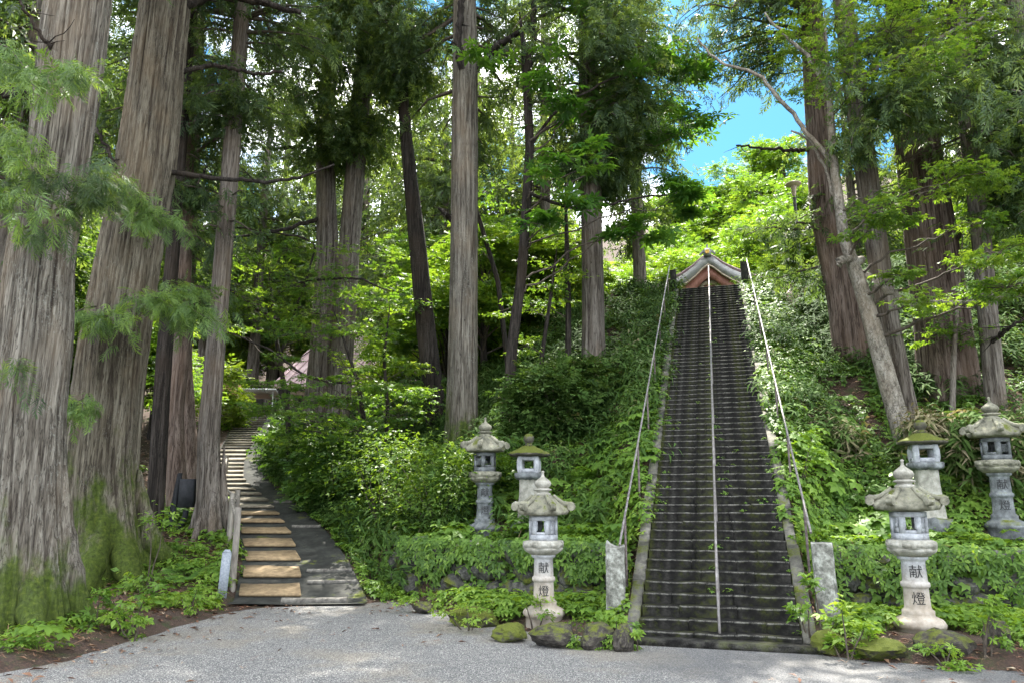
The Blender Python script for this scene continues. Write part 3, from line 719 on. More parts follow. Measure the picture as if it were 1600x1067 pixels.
# ------------------------------------------------------------------ rocks, retaining walls, boulders
M['rock'] = stone_mat('wall_rock', (.02, .02, .018), (.07, .068, .062), (.18, .175, .16), moss=.55, sc=3, stain=.5)
M['boulder'] = stone_mat('boulder_rock', (.018, .016, .014), (.055, .048, .042), (.13, .115, .10), moss=.35, sc=4, stain=.4, mosstop=.5)
M['boulder_moss'] = stone_mat('boulder_mossy', (.02, .02, .016), (.06, .055, .045), (.12, .11, .09), moss=.9, sc=4, stain=.3, mosstop=1.0)
def rock_mesh(name, seed, m, rough=.32):
    bm = bmesh.new(); bmesh.ops.create_icosphere(bm, subdivisions=3, radius=1)
    r = np.random.default_rng(seed); pl = rand_dirs(r, 9); pd = r.uniform(.62, .95, 9)
    for v in bm.verts:
        c = np.array(v.co); f = 1.0
        for d, q in zip(pl, pd):
            k = c @ d
            if k > 1e-3: f = min(f, q / k)
        f *= 1 + rough * .22 * (math.sin(c[0] * 5 + seed) * math.sin(c[1] * 6 + 2 * seed) + .5 * math.sin(c[2] * 11 + c[0] * 9))
        v.co = Vector(c * f)
    me = bpy.data.meshes.new(name); bm.to_mesh(me); bm.free(); me.materials.append(m)
    for p_ in me.polygons: p_.use_smooth = False
    return me
ROCKS = [rock_mesh('stone', i, M['rock']) for i in range(7)]
def retaining(label, t0, t1, seed):
    r = random.Random(seed); n = int(abs(t1 - t0) / .42)
    c = unframe(float(wall_s(np.array([(t0 + t1) / 2]))[0]), (t0 + t1) / 2)
    o = thing('stone_wall', label, 'stone wall', (c[0], c[1], 0)); cnt = 0
    for row in range(3):
        for k in range(n):
            t = t0 + (t1 - t0) * (k + .5 * (row % 2) + r.uniform(-.15, .15) + .3) / n
            s = float(wall_s(np.array([t]))[0]) + .12 + row * .04 + r.uniform(-.04, .05); x, y = unframe(s, t)
            q = bpy.data.objects.new('stone', ROCKS[r.randrange(7)]); COL.objects.link(q); q.parent = o
            q.location = (x - c[0], y - c[1], .27 + row * .33 + r.uniform(-.05, .05)); q.rotation_euler = (r.uniform(-.5, .5), r.uniform(-.5, .5), r.uniform(0, 6.3))
            sc = r.uniform(.23, .36); q.scale = (sc * r.uniform(.9, 1.3), sc, sc * r.uniform(.7, .95))
retaining('low dry stone retaining wall left of the stairs, half hidden by leaves', -7.0, -1.65, 1)
retaining('low dry stone retaining wall right of the stairs, mostly overgrown', 1.75, 9.5, 2)
BLD = [rock_mesh('boulder', 20 + i, M['boulder']) for i in range(5)]; BLM = [rock_mesh('boulder', 30 + i, M['boulder_moss']) for i in range(3)]
def boulder(px, py, wpx, hpx, label, mesh, rz=0.):
    p = atz(px, py, .1); k = pxm(p)
    q = bpy.data.objects.new('boulder', mesh); COL.objects.link(q)
    q.location = (p[0], p[1] + .1, max(p[2] * 0 + .05, G(p[0], p[1]) - .02) + hpx * k * .25); q.scale = (wpx * k * .54, wpx * k * .42, hpx * k * .62); q.rotation_euler = (0, 0, rz)
    tag(q, label, 'boulder', 'rocks edging the gravel')
for a in [(868, 1000, 80, 36, 'brown boulder at the gravel edge in front of the left pale lantern', BLD[0]), (935, 1002, 70, 38, 'dark angular boulder at the foot of the broken topped post', BLD[1], 1),
          (975, 1008, 34, 44, 'small dark boulder wedged beside the lowest stair kerb', BLD[2], .4), (740, 968, 86, 32, 'moss covered boulder left of the pale lantern on the gravel edge', BLM[0]), (660, 950, 40, 16, 'small grey boulder where the left stone wall meets the gravel', BLD[3], 2),
          (1380, 1020, 86, 34, 'mossy green boulder at the foot of the right pale lantern', BLM[1], .5), (1485, 1022, 90, 40, 'moss and lichen blotched boulder right of the front right lantern', BLD[4], .3), (1568, 1018, 46, 60, 'upright dark boulder at the right end of the gravel edge', BLD[0], 1.3),
          (1300, 1010, 64, 34, 'low mossy boulder beside the pale speckled post', BLM[2], .9), (800, 992, 60, 26, 'flat mossy boulder half sunk in herbs left of the brown boulder', BLM[2], .2)]:
    boulder(*a)
#MARK_ROCK

# ------------------------------------------------------------------ stepped path on the left
M['ramp'] = stone_mat('wet_concrete', (.014, .0145, .013), (.030, .031, .028), (.055, .056, .05), sc=2.5, stain=.5, moss=.3)
M['tread'] = plain_mat('sandy_tread', (.16, .11, .06), (.31, .225, .125), .85, 0, 7)
M['treadgrey'] = plain_mat('weathered_tread', (.15, .125, .09), (.29, .255, .195), .85, 0, 7)
M['riser'] = stone_mat('dark_riser', (.015, .014, .012), (.035, .032, .028), (.06, .056, .05), sc=6)
def ribbon(name, ys, xl, xr, dz, m, n=8):
    mb = MB(); V = []
    for y in ys:
        a, b = xl(y), xr(y)
        V.append([(a + (b - a) * i / n, y, float(path_z(y)) + dz + .006 * math.sin(y * 9 + i)) for i in range(n + 1)])
    V = np.array(V); k = n + 1; i = np.arange(len(ys) - 1)[:, None] * k; j = np.arange(n)[None]
    mb.add(V, np.stack((i + j, i + j + 1, i + k + j + 1, i + k + j), -1).reshape(-1, 4)); return mb.build(name, m, smooth=True)
pw = lambda y: float(path_hw(y)); pcx = lambda y: float(path_x(y))
tag(ribbon('path', np.arange(14.75, 38.6, .2), lambda y: pcx(y) - pw(y), lambda y: pcx(y) + pw(y), .05, M['ramp']), kind='structure')
sp = thing('stepped_path', 'flight of shallow sandy steps climbing beside the wet concrete ramp', 'steps', (pcx(15.5), 15.5, 0))
ys_ = [15.35]; 
while ys_[-1] < 37.6: ys_.append(ys_[-1] + (1.0 if ys_[-1] < 19.6 else .78 if ys_[-1] < 23 else .62 if ys_[-1] < 30 else .42))
for i, (a, b) in enumerate(zip(ys_, ys_[1:])):
    if 21.2 < a < 22.4: pass
    xl0, xr0 = pcx(a) - pw(a) * .93, pcx(a) - pw(a) * .93 + np.interp(a, [15, 22, 26, 30, 36], [1.22, 1.25, 1.1, 1.15, 1.5]); sh = pcx(b) - pcx(a)
    z0 = float(path_z(a)) + .125; zk = float(path_z(b)) + .03 - z0
    zb = float(path_z(a)) - .05
    mb = MB()
    for (z1_, z2_, e, mi) in ((z0 - .05, z0, 0, 0), (zb, z0 - .052, .03, 1)):
        P = [(xl0 + e, a + e, z1_), (xr0 - e, a + e, z1_), (xr0 + sh - e, b + .02, z1_ + zk * (mi == 0)), (xl0 + sh + e, b + .02, z1_ + zk * (mi == 0)), (xl0 + e, a + e, z2_), (xr0 - e, a + e, z2_), (xr0 + sh - e, b + .02, z2_ + zk), (xl0 + sh + e, b + .02, z2_ + zk)]
        mb.add(np.array(P) - (pcx(15.5), 15.5, 0) + np.random.default_rng(i).normal(size=(8, 3)) * .006, [(0, 3, 2, 1), (4, 5, 6, 7), (0, 1, 5, 4), (1, 2, 6, 5), (2, 3, 7, 6), (3, 0, 4, 7)], mi=mi)
    mb.build('step', [M['tread'] if 15.0 < a < 21.6 else M['treadgrey'], M['riser']], sp)
M['log'] = plain_mat('weathered_log', (.05, .045, .04), (.17, .16, .14), .9, 0, 12)
def log(p0, p1, r, label, parent=None):
    mb = MB(); p0, p1 = np.array(p0), np.array(p1); q = np.linspace(0, 1, 9)[:, None]
    mb.tube((p1 - p0) * q + (0, 0, 0) + np.random.default_rng(3).normal(size=(9, 3)) * .006, r, 10)
    o = mb.build('log', M['log'], parent, smooth=True); o.location = p0
    return tag(o, label, 'log', 'logs laid across the ramp') if parent is None else o
for y, lab in ((14.95, 'thick weathered log lying across the foot of the path'), (16.1, 'lower thin log set across the wet ramp beside the sandy steps'), (16.75, 'second thin log across the wet ramp above the lowest one'), (20.0, 'pale log across the ramp halfway up the sandy steps'), (22.6, 'dark log across the ramp at the bend of the path'), (25.2, 'log across the ramp above the bend of the path')):
    x0 = pcx(y) - pw(y) * .93 + (1.35 if y > 15.2 else 0.9); z = float(path_z(y)) + .07
    log((x0, y, z), (pcx(y) + pw(y) * (.72 if y < 15.2 else .95), y + .06, z), .075 if y < 15.2 else .05, lab)
M['fencepost'] = plain_mat('grey_timber', (.12, .105, .09), (.30, .275, .24), .9, 0, 10, .2)
f0 = hit(362, 925); fence = thing('timber_rail_fence', 'weathered round timber fence along the left side of the sandy steps', 'fence', (f0[0], f0[1], f0[2]))
prev = None
for (px, py, top) in ((362, 925, 792), (357, 850, 770), (366, 838, 765), (341, 775, 745), (352, 742, 712)):
    p = hit(px, py); h = px_height(p, top); mb = MB(); rel = p - f0
    mb.tube([rel + (0, 0, -.15), rel + (.01, 0, h * .5), rel + (0, .02, h)], .065, 10); mb.build('post', M['fencepost'], fence, smooth=True)
    tp = rel + (0, 0, h * .88)
    if prev is not None:
        mb = MB(); q = np.linspace(0, 1, 7)[:, None]; L = prev + (tp - prev) * q; L[:, 2] -= .10 * np.sin(q[:, 0] * math.pi); mb.tube(L, .035, 8); mb.build('rail', M['fencepost'], fence, smooth=True)
    prev = tp
p = hit(347, 930); h = px_height(p, 858); mb = MB()
mb.box((0, 0, h * .5 - .13), (.17, .17, h + .14)); mb.box((0, 0, h - .03), (.17, .17, .06), taper=.55); 
M['marker'] = plain_mat('marker_concrete', (.18, .205, .24), (.30, .33, .37), .85, 0, 25)
o = mb.build('marker_post', M['marker']); o.location = p; o.rotation_euler = (0, .04, .3); tag(o, 'short bluish grey concrete marker post beside the timber fence', 'marker post')
# black box on a metal frame
p = hit(276, 830); h = px_height(p, 740); M['blackmetal'] = plain_mat('black_metal', (.010, .011, .014), (.022, .024, .03), .85, 0, 9, 1, .02)
bx = thing('floodlight_stand', 'black metal box on a dark frame leaning beside a tree trunk', 'floodlight', p, R(-8))
mb = MB(); mb.box((.24, -.05, h * .66), (.38, .2, h * .50)); mb.build('housing', M['blackmetal'], bx)
mb = MB(); mb.tube([(-.18, 0, -.2), (-.10, 0, h * .5), (-.04, 0, h * 1.02)], .055, 8); mb.tube([(-.32, .05, -.2), (-.2, .04, h * .5), (-.10, .03, h)], .04, 8); mb.build('post', M['blackmetal'], bx)
mb = MB(); mb.tube([(.2, 0, h * .36), (.2, 0, h * .26), (.12, 0, h * .14), (-.08, 0, -.1)], .07, 8); mb.build('conduit', M['blackmetal'], bx, smooth=True)
mb = MB(); mb.box((.05, .02, h * .82), (.4, .05, .05)); mb.box((.05, .02, h * .42), (.4, .05, .05)); mb.build('bracket', M['blackmetal'], bx)
#MARK_PATH

# ------------------------------------------------------------------ buildings
M['copper'] = plain_mat('grey_copper_roof', (.17, .17, .17), (.27, .27, .265), .45, .25, 3)
M['roofpink'] = plain_mat('faded_pink_roof', (.40, .27, .28), (.56, .42, .43), .5, .1, 2)
M['redwood'] = plain_mat('reddish_timber', (.20, .075, .055), (.31, .135, .105), .65, 0, 6, .3)
M['palewood'] = plain_mat('pale_carved_timber', (.38, .29, .22), (.52, .43, .35), .7, 0, 8)
M['gold'] = plain_mat('gilt_crest', (.45, .27, .06), (.62, .40, .12), .35, .8, 9)
M['ochre'] = plain_mat('ochre_gable_board', (.40, .19, .08), (.55, .28, .12), .7, 0, 8)
def shrine():
    D0 = 38.0; a = aty(1105, 392, D0)
    s0, t0 = frame(a[0], a[1]); zr = a[2]; gz = ZTOP + .05
    o = thing('shrine_hall', 'shrine hall with a curved grey gable roof at the top of the stairs', 'shrine hall', (a[0], a[1], gz), -HD)
    k = pxm(a); H = zr - gz
    # gable profile from pixel offsets: (half width px, drop px)
    pr = np.array([(0, 5), (7, 11), (16, 22), (28, 33), (44, 44), (62, 55), (84, 64), (104, 70), (122, 74)], float) * (1.25, 1.0) * k
    yb = 9.0
    def sheet(z_off, th, y0, y1, sc=1.0, mi=0):
        V = []
        for sgn in (-1, 1):
            rows = []
            for (x, d) in pr:
                for (yy, zz) in ((y0, H - d + z_off), (y1, H - d + z_off), (y1, H - d + z_off - th), (y0, H - d + z_off - th)): rows.append((sgn * x * sc, yy, zz))
            n = len(pr); F = []
            for i in range(n - 1):
                for c in range(4): q = (i * 4 + c, i * 4 + (c + 1) % 4, (i + 1) * 4 + (c + 1) % 4, (i + 1) * 4 + c); F.append(q if sgn > 0 else q[::-1])
            e = (n - 1) * 4; F.append((e, e + 1, e + 2, e + 3) if sgn > 0 else (e + 3, e + 2, e + 1, e))
            V.append((rows, F))
        return V
    mb = MB()
    for rows, F in sheet(0, .56, 0, yb): mb.add(rows, F)
    roof = mb.build('roof', [M['copper']], o)
    mb = MB()
    for rows, F in sheet(.40, .06, 1.0, yb + 2, 1.14): mb.add(rows, F)
    mb.build('roof_covering', M['roofpink'], roof)
    mb = MB(); 
    for rows, F in sheet(-.565, .06, -.03, .5): mb.add(rows, F)
    mb.build('eave_trim', M['palewood'], roof)
    mb = MB()
    for rows, F in sheet(-.63, .62, .15, .32): mb.add(rows, F)
    mb.build('bargeboard', M['redwood'], o)
    mb = MB()
    for rows, F in sheet(-1.42, .28, .55, .72): mb.add(rows, F)
    mb.build('inner_bargeboard', M['redwood'], o)
    mb = MB(); n = len(pr)
    V = [(-x, .95, H - d - 1.1) for x, d in pr[::-1]] + [(x, .95, H - d - 1.1) for x, d in pr[1:]]; m_ = len(V)
    V += [(x, .95, H - 79 * k - 1.3) for x, _, _ in V]
    mb.add(V, [(i, m_ + i, m_ + i + 1, i + 1) for i in range(m_ - 1)]); mb.build('gable_wall', M['palewood'], o)
    mb = MB(); mb.box((0, .8, H - 36 * k), (1.5, .1, 1.0)); mb.build('gable_board', M['ochre'], o)
    mb = MB()                                     # hanging gable ornament
    for sg in (-1, 1):
        mb.tube([(sg * .08, .5, H - 47 * k), (sg * .40, .5, H - 50 * k), (sg * .45, .5, H - 55 * k), (sg * .25, .5, H - 59 * k), (sg * .1, .5, H - 56 * k)], [.10, .14, .16, .15, .08], 8)
        mb.tube([(sg * .3, .55, H - 52 * k), (sg * .8, .55, H - 50.5 * k), (sg * 1.3, .55, H - 51.5 * k), (sg * 1.75, .55, H - 55 * k)], [.1, .09, .07, .03], 8)
    mb.build('gable_pendant', M['palewood'], o)
    mb = MB(); mb.box((0, .9, H - 62 * k), (7.5, .35, .35)); mb.box((0, .9, H - 70 * k), (9, .35, .4)); mb.build('cross_beam', M['redwood'], o)
    for x in (-3.6, -1.5, 1.5, 3.6):
        mb = MB(); mb.tube([(x, 1.1, 0), (x, 1.1, H - 68 * k)], .18, 12); mb.build('pillar', M['redwood'], o, smooth=True)
    mb = MB(); mb.box((0, 1.8 + (yb - 2.6) / 2, (H - 70 * k) / 2), (7.6, yb - 2.6, H - 70 * k)); mb.build('wall', M['redwood'], o)
    # ridge ornament
    mb = MB(); mb.box((0, yb / 2, H - 4.5 * k), (.36, yb - .1, .26)); mb.box((0, -.05, H - 3.2 * k), (.42, .2, .42), taper=.75)
    for sg in (-1, 1):
        for j in range(3): mb.lathe([(.0, -.05), (.13, -.04), (.13, .04), (0, .05)], 10, cx=sg * (.36 + .09 * j), cy=-.02) if False else mb.tube([(sg * (.22 + .08 * j), -.1, H - (4.2 + 2.0 * j) * k + .1), (sg * (.22 + .08 * j), .06, H - (4.2 + 2.0 * j) * k + .1)], .07 - .01 * j, 10)
    rd = mb.build('ridge_ornament', M['copper'], roof)
    mb = MB(); mb.tube([(0, -.2, H - 3.0 * k), (0, -.15, H - 3.0 * k)], .12, 20); mb.build('crest', M['gold'], rd)
    mb = MB(); mb.tube([(0, .05, H), (0, .05, H + 10 * k)], .06, 6); mb.build('finial_pole', M['copper'], roof)
shrine()
def left_hall():
    # long hall with a faded pink roof on the upper terrace behind the cedars
    y = 45.0; a = aty(452, 605, y); b = aty(650, 600, y); ridge = aty(560, 520, y + 3.5)
    gz = G(a[0] + 2, y); o = thing('roadside_hall', 'low timber hall with a faded pink roof behind the cedar trunks', 'hall', (a[0], y, gz))
    W = b[0] - a[0] + 4; ze = a[2] - gz; zr = ridge[2] - gz
    mb = MB(); mb.add([(-1, -.6, ze), (W, -.6, ze), (W - .2, 3.5, zr), (1.2, 3.5, zr), (-1, -.6, ze - .15), (W, -.6, ze - .15), (W - .2, 3.5, zr - .15), (1.2, 3.5, zr - .15), (-1, 7.6, ze), (W, 7.6, ze)],
                     [(0, 1, 2, 3), (4, 7, 6, 5), (0, 4, 5, 1), (3, 2, 9, 8), (8, 0, 3, 3), (1, 9, 2, 2)]); r_ = mb.build('roof', M['roofpink'], o)
    mb = MB()
    for i in range(26): mb.tube([(-1 + (W + 1) * (i + .5) / 26, -.62, ze + .02), (1.2 + (W - 1.4) * (i + .5) / 26, 3.5, zr + .02)], .04, 5)
    mb.build('roof_seams', M['roofpink'], r_)
    mb = MB(); mb.box((W / 2, 3.5, (ze - .1) / 2), (W - 1.6, 6.4, ze - .1)); mb.build('wall', M['redwood'], o)
    mb = MB()
    for i in range(9): mb.box((.2 + i * (W - .6) / 8, -.05, (ze - .15) / 2), (.16, .16, ze - .15))
    mb.build('veranda_posts', M['palewood'], o)
    mb = MB(); mb.box((W / 2, -.1, ze - .35), (W - .4, .12, .25)); mb.build('beam', M['palewood'], o)
left_hall()
# shelter roof edge at the head of the path, ochre hut, pale parked roof
M['lampdark0'] = plain_mat('dark_roofing', (.05, .05, .05), (.09, .088, .085), .7, 0, 6)
M['hut'] = plain_mat('orange_plaster', (.42, .22, .14), (.55, .32, .21), .85, 0, 5)
M['white'] = plain_mat('white_metal_sheet', (.60, .62, .64), (.74, .76, .78), .4, .1, 4)
a = aty(352, 625, 42.); gz = G(a[0], 42.); o = thing('orange_hut', 'small hut with an orange plaster wall left of the path head', 'hut', (a[0], 42, gz))
mb = MB(); hh = px_height(np.array((a[0], 42, gz)), 585); mb.box((0, .8, hh / 2), (1.0, 1.6, hh)); mb.build('wall', M['hut'], o)
mb = MB(); mb.add([(-.65, -.2, hh), (.65, -.2, hh), (.65, .8, hh + .5), (-.65, .8, hh + .5), (-.65, 1.8, hh), (.65, 1.8, hh), (-.65, -.2, hh - .08), (.65, -.2, hh - .08), (-.65, 1.8, hh - .08), (.65, 1.8, hh - .08)], [(0, 1, 2, 3), (3, 2, 5, 4), (0, 6, 7, 1), (4, 5, 9, 8), (6, 8, 9, 7)]); mb.build('roof', M['lampdark0'], o)
a = aty(394, 634, 41.5); gz = G(a[0], 41.5); o = thing('canopy_shelter', 'pale sloping metal canopy on thin posts at the head of the path', 'shelter', (a[0], 41.5, gz), R(8)); hh = max(.8, a[2] - gz)
mb = MB(); mb.box((.2, .4, hh), (2.2, 1.4, .07), rot=Matrix.Rotation(R(-14), 3, 'X')); mb.build('roof', M['white'], o)
for q, w_ in ((-.8, .0), (1.1, 0), (-.8, .9), (1.1, .9)):
    mb = MB(); mb.tube([(q, w_, 0), (q, w_, hh + (.05 - .28 * (w_ - .4)) - .05)], .04, 8); mb.build('post', M['white'], o)
# lamp post on the right bank
a = aty(1249, 400, 27.0); gz = G(a[0], 27.0); h = aty(1247, 288, 27.0)[2] - gz
o = thing('lamp_post', 'dark lamp post with a flared pale lamp head on the bank right of the stairs', 'lamp post', (a[0], 27, gz - .2)); h += .2
M['lampdark'] = plain_mat('dark_lamp_metal', (.03, .03, .03), (.07, .07, .065), .6, .4, 8)
mb = MB(); mb.tube([(0, 0, 0), (0, 0, h - .55)], .06, 10); mb.build('pole', M['lampdark'], o, smooth=True)
mb = MB(); mb.lathe([(.045, h - .5), (.07, h - .46), (.11, h - .12), (.10, h - .08)], 16); hd_ = mb.build('lamp_head', M['palewood'], o, smooth=True)
mb = MB(); mb.lathe([(.10, h - .08), (.30, h - .03), (.30, h + .01), (.1, h + .1), (.03, h + .13)], 20); mb.build('lamp_cap', M['palewood'], hd_, smooth=True)
mb = MB(); mb.lathe([(.05, h - 2.0), (.17, h - 1.95), (.19, h - 1.75), (.12, h - 1.6), (.05, h - 1.55)], 12); mb.build('speaker_box', M['lampdark'], o)
mb = MB(); mb.box((-.28, -.15, h - 2.2), (.35, .4, .3), rot=Matrix.Rotation(R(25), 3, 'X')); mb.build('spotlight', M['palewood'], o)
#MARK_BUILD

# ------------------------------------------------------------------ trees
def interp_axis(pts, rad, n):
    pts = np.asarray(pts, float); d = np.concatenate(([0], np.cumsum(np.linalg.norm(np.diff(pts, axis=0), axis=1))))
    u = np.linspace(0, d[-1], n)
    P = np.stack([np.interp(u, d, pts[:, i]) for i in range(3)], -1)
    for _ in range(3):
        P[1:-1] = (P[:-2] + 2 * P[1:-1] + P[2:]) / 4
    return P, np.interp(u, d, rad), u
def trunk_mesh(mb, pts, rad, seg=48, ring=.14, flare=.5, fh=.5, ridge=.05, seed=0, lobes=5, mi=0, maxrings=170):
    r = np.random.default_rng(seed)
    L = np.sum(np.linalg.norm(np.diff(np.asarray(pts), axis=0), axis=1)); n = int(min(maxrings, max(12, L / ring)))
    # denser rings low down
    P, Rr, u = interp_axis(pts, rad, n)
    th = np.arange(seg) * 2 * math.pi / seg
    h = u[:, None]; T = th[None]
    ph = r.uniform(0, 6.28, 12)
    tw = .25 * np.sin(h * .35 + ph[0]) + .12 * h / max(4, L) * 3
    lob = .5 + .5 * np.sin(lobes * T + ph[1] + .6 * np.sin(T + ph[2])) * .8 + .2 * np.sin((lobes + 2) * T + ph[3])
    f = 1 + flare * np.exp(-h / (fh * 1.0)) * (.35 + 1.1 * lob) + .06 * np.exp(-h / 6) * np.sin(lobes * T + ph[1]) + .035 * np.sin(2 * T + ph[4] + h * .4)
    rd = np.zeros((n, seg))
    for i, kf in enumerate((7, 11, 17, 23, 31)):
        if kf > seg / 2.6: break
        a = T * kf + ph[5 + i] + tw * kf * .35 + .9 * np.sin(h * (.5 + .23 * i) + ph[6 + i] + T * 2)
        rd += (np.abs(np.sin(a)) - .6) * (1, 1, .9, .8, .7)[i] * .4
    rd += r.normal(size=(n, seg)) * .10
    rr = Rr[:, None] * f * (1 + ridge * rd)
    V = np.stack((P[:, 0:1] + rr * np.cos(T), P[:, 1:2] + rr * np.sin(T), P[:, 2:3] + 0 * T), -1)
    i = np.arange(n - 1)[:, None] * seg; j = np.arange(seg)[None]; k = (j + 1) % seg
    mb.add(V, np.stack((i + j, i + k, i + seg + k, i + seg + j), -1).reshape(-1, 4), np.clip(.5 + rd * .55, 0, 1).ravel(), mi)
    return P, Rr
def limb(mb, p0, p1, r0, r1, sag=0., seed=0, seg=6, n=9, wob=.06, mi=0):
    r = np.random.default_rng(seed); u = np.linspace(0, 1, n)[:, None]; p0, p1 = np.asarray(p0, float), np.asarray(p1, float)
    L = np.linalg.norm(p1 - p0); P = p0 + (p1 - p0) * u
    P[:, 2] += sag * L * np.sin(u[:, 0] * math.pi)
    w = np.cumsum(r.normal(size=(n, 3)), 0) * wob * L / n; w -= u * w[-1]; P = P + w
    mb.tube(P, np.linspace(r0, r1, n), seg, mi); return P
def sprays(mb, P0, D, n, rng, tpls, size, tint, spread, droop=.45, mi=0):
    """n sprays placed along polyline P0 (k,3) with branch direction D"""
    k = len(P0); u = rng.uniform(.22, 1.0, n) ** .8 * (k - 1); i = np.minimum(u.astype(int), k - 2); f = (u - i)[:, None]
    P = P0[i] * (1 - f) + P0[i + 1] * f
    off = rng.normal(size=(n, 3)) * spread * np.array((1, 1, .55)); P = P + off * (.45 + .55 * (u / k))[:, None]
    d = D[None] * rng.uniform(.2, 1, (n, 1)) + rng.normal(size=(n, 3)) * .55; d[:, 2] -= droop
    U = rng.normal(size=(n, 3)) * .45 + (0, 0, 1)
    Rm = frames(d, U); S = size * rng.uniform(.6, 1.25, n)
    tt = np.clip(tint + rng.normal(size=n) * .16 + (off[:, 2] / (spread + 1e-6)) * .07, 0, 1)
    w = rng.integers(0, len(tpls), n)
    for q in range(len(tpls)):
        m_ = w == q
        if m_.any(): scatter(mb, tpls[q], P[m_], Rm[m_], S[m_], tt[m_], mi, .22, rng)
def cedar_crown(mb, axis, rad, z0, z1, Lmax, nb, per, rng, tpls=CEDAR, size=.5, tint=.42, az=None, mi=0, wood=1, low=.35, thin=1.0):
    zs = axis[:, 2]
    for b in range(nb):
        q = rng.uniform() ** (thin if z1 < 20 else thin * 1.75); z = z0 + (z1 - z0) * q
        c = np.array([np.interp(z, zs, axis[:, i]) for i in range(3)])
        a = rng.uniform(0, 6.28) if az is None else rng.uniform(*az)
        prof = min(1, low + q * 2.2) * (1 - .55 * max(0, q - .55) / .45)
        L = Lmax * prof * rng.uniform(.55, 1.15)
        d = np.array((math.cos(a), math.sin(a), rng.uniform(-.05, .35)))
        u = np.linspace(0, 1, 8)[:, None]
        P = c + d * L * u; P[:, 2] -= .42 * L * u[:, 0] ** 2 * rng.uniform(.6, 1.2); P += np.cumsum(rng.normal(size=P.shape), 0) * .03 * L * u
        mb.tube(P, np.linspace(.02 + .016 * L, .008, 8), 5, wood, caps=False)
        sprays(mb, P, d, int(per * (.4 + L / Lmax) * (1 if q < .6 else .55)), rng, tpls, size, tint + rng.normal() * .07, .20 + .10 * L, mi=mi)
def leaf_blob(mb, c, rad, n, rng, tpls, size, tint, mi=0, flat=.5, layers=True, up=1.0, updir=None, shell=.0):
    c = np.asarray(c, float); rad = np.broadcast_to(np.asarray(rad, float), (3,)) if np.ndim(rad) else np.array((rad, rad, rad * flat))
    K = max(3, n // 26); cc = rand_dirs(rng, K) * (rng.uniform(0, 1, (K, 1)) ** (.35 if not shell else .12)); cc[:, 2] = cc[:, 2] if not layers else np.round(cc[:, 2] * 2.5) / 2.5
    w = rng.integers(0, K, n); g = rng.normal(size=(n, 3)) * np.array((.26, .26, .05 if layers else .17))
    off = cc[w] + g
    P = c + off * rad
    d = off * (1, 1, .3) + rng.normal(size=(n, 3)) * .5; d[:, 2] = d[:, 2] * .4 - .12
    U = rng.normal(size=(n, 3)) * .42 + (0, 0, up)
    Rm = frames(d, U); S = size * rng.uniform(.6, 1.3, n); ct = rng.normal(size=K) * .14
    tt = np.clip(tint + ct[w] + rng.normal(size=n) * .12, 0, 1); wt = rng.integers(0, len(tpls), n)
    for q in range(len(tpls)):
        m_ = wt == q
        if m_.any(): scatter(mb, tpls[q], P[m_], Rm[m_], S[m_], tt[m_], mi, .2, rng)
    return c + cc * rad

def axis_px(pp, y0, extend, base):
    """world polyline of trunk: pixel points all at depth y0, then extended upward to height `extend` above base"""
    A = [np.asarray(base, float)] + [aty(px, py, y0 + (base[1] - y0) * 0) for px, py in pp]
    A = np.array(A); d = A[-1] - A[-2] if len(A) > 1 else np.array((0, 0, 1.)); d = d / d[2]
    top = base[2] + extend
    if A[-1, 2] < top: A = np.vstack((A, A[-1] + d * (top - A[-1, 2])))
    return A
TREES = {}
def cedar(key, label, base_px, pp, wpx, bark, seg=64, flare=.5, fh=.6, H=26, lobes=5, seed=1, ridge=.055, crown=None, dep=None, group='cedars around the stairs', ring=.14, name='cedar_tree', cat='tree', roots=0, rootaz=0.):
    base = hit(*base_px) if dep is None else aty(base_px[0], base_px[1], dep)
    if dep is not None: base[2] = min(base[2], G(base[0], base[1]) + .0)
    ax = axis_px(pp, base[1], H, base)
    k = [pxm(p) for p in ax]
    wp = list(wpx) + [wpx[-1]] * (len(ax) - len(wpx))
    rad = np.array([w / 2 * q for w, q in zip(wp, k)])
    if len(ax) > len(pp) + 1: rad[-1] = rad[-2] * max(.12, 1 - (ax[-1, 2] - ax[-2, 2]) / 24)
    o = thing(name, label, cat, base, 0, group); loc = ax - base; loc[0, 2] -= .35
    mb = MB(); P, Rr = trunk_mesh(mb, loc, rad, seg, ring, flare, fh, ridge, seed, lobes)
    for i in range(roots):
        a = rootaz + i * 6.283 / max(1, roots) + .3 * math.sin(i * 5.1 + seed); ca, sa = math.cos(a), math.sin(a); R0 = rad[0]; hh = 1.5 + .5 * math.sin(i * 3 + seed)
        gx = lambda d: ground(np.array([base[0] + ca * d]), np.array([base[1] + sa * d]))[0] - base[2]
        pts_ = [(R0 * .60, hh * 1.2), (R0 * .74, hh * .75), (R0 * 1.08, hh * .32), (R0 * 1.35, max(.1, gx(R0 * 1.35) + .16)), (R0 * 1.75, gx(R0 * 1.75) + .04), (R0 * 2.3, gx(R0 * 2.3) - .12)]
        W = np.array([(ca * d, sa * d, z) for d, z in pts_]); W[:, :2] += P[3, :2]; Pq, rq, _ = interp_axis(W, np.array([.05, .26, .36, .32, .22, .10]) * R0, 22); mb.tube(Pq, rq * (1 + .08 * np.sin(np.arange(22) * 1.7)), 14, tint=.62)
    mb.build('trunk', bark, o, smooth=True, attrname='ridge')
    TREES[key] = (o, P, Rr, base)
    if crown:
        rng = np.random.default_rng(seed + 100); mb = MB()
        for c in (crown if isinstance(crown, list) else [crown]):
            c = dict(c); cedar_crown(mb, P, Rr, rng=rng, **c)
        mb.build('crown', [M['cedar'], M['twig']], o)
    return o
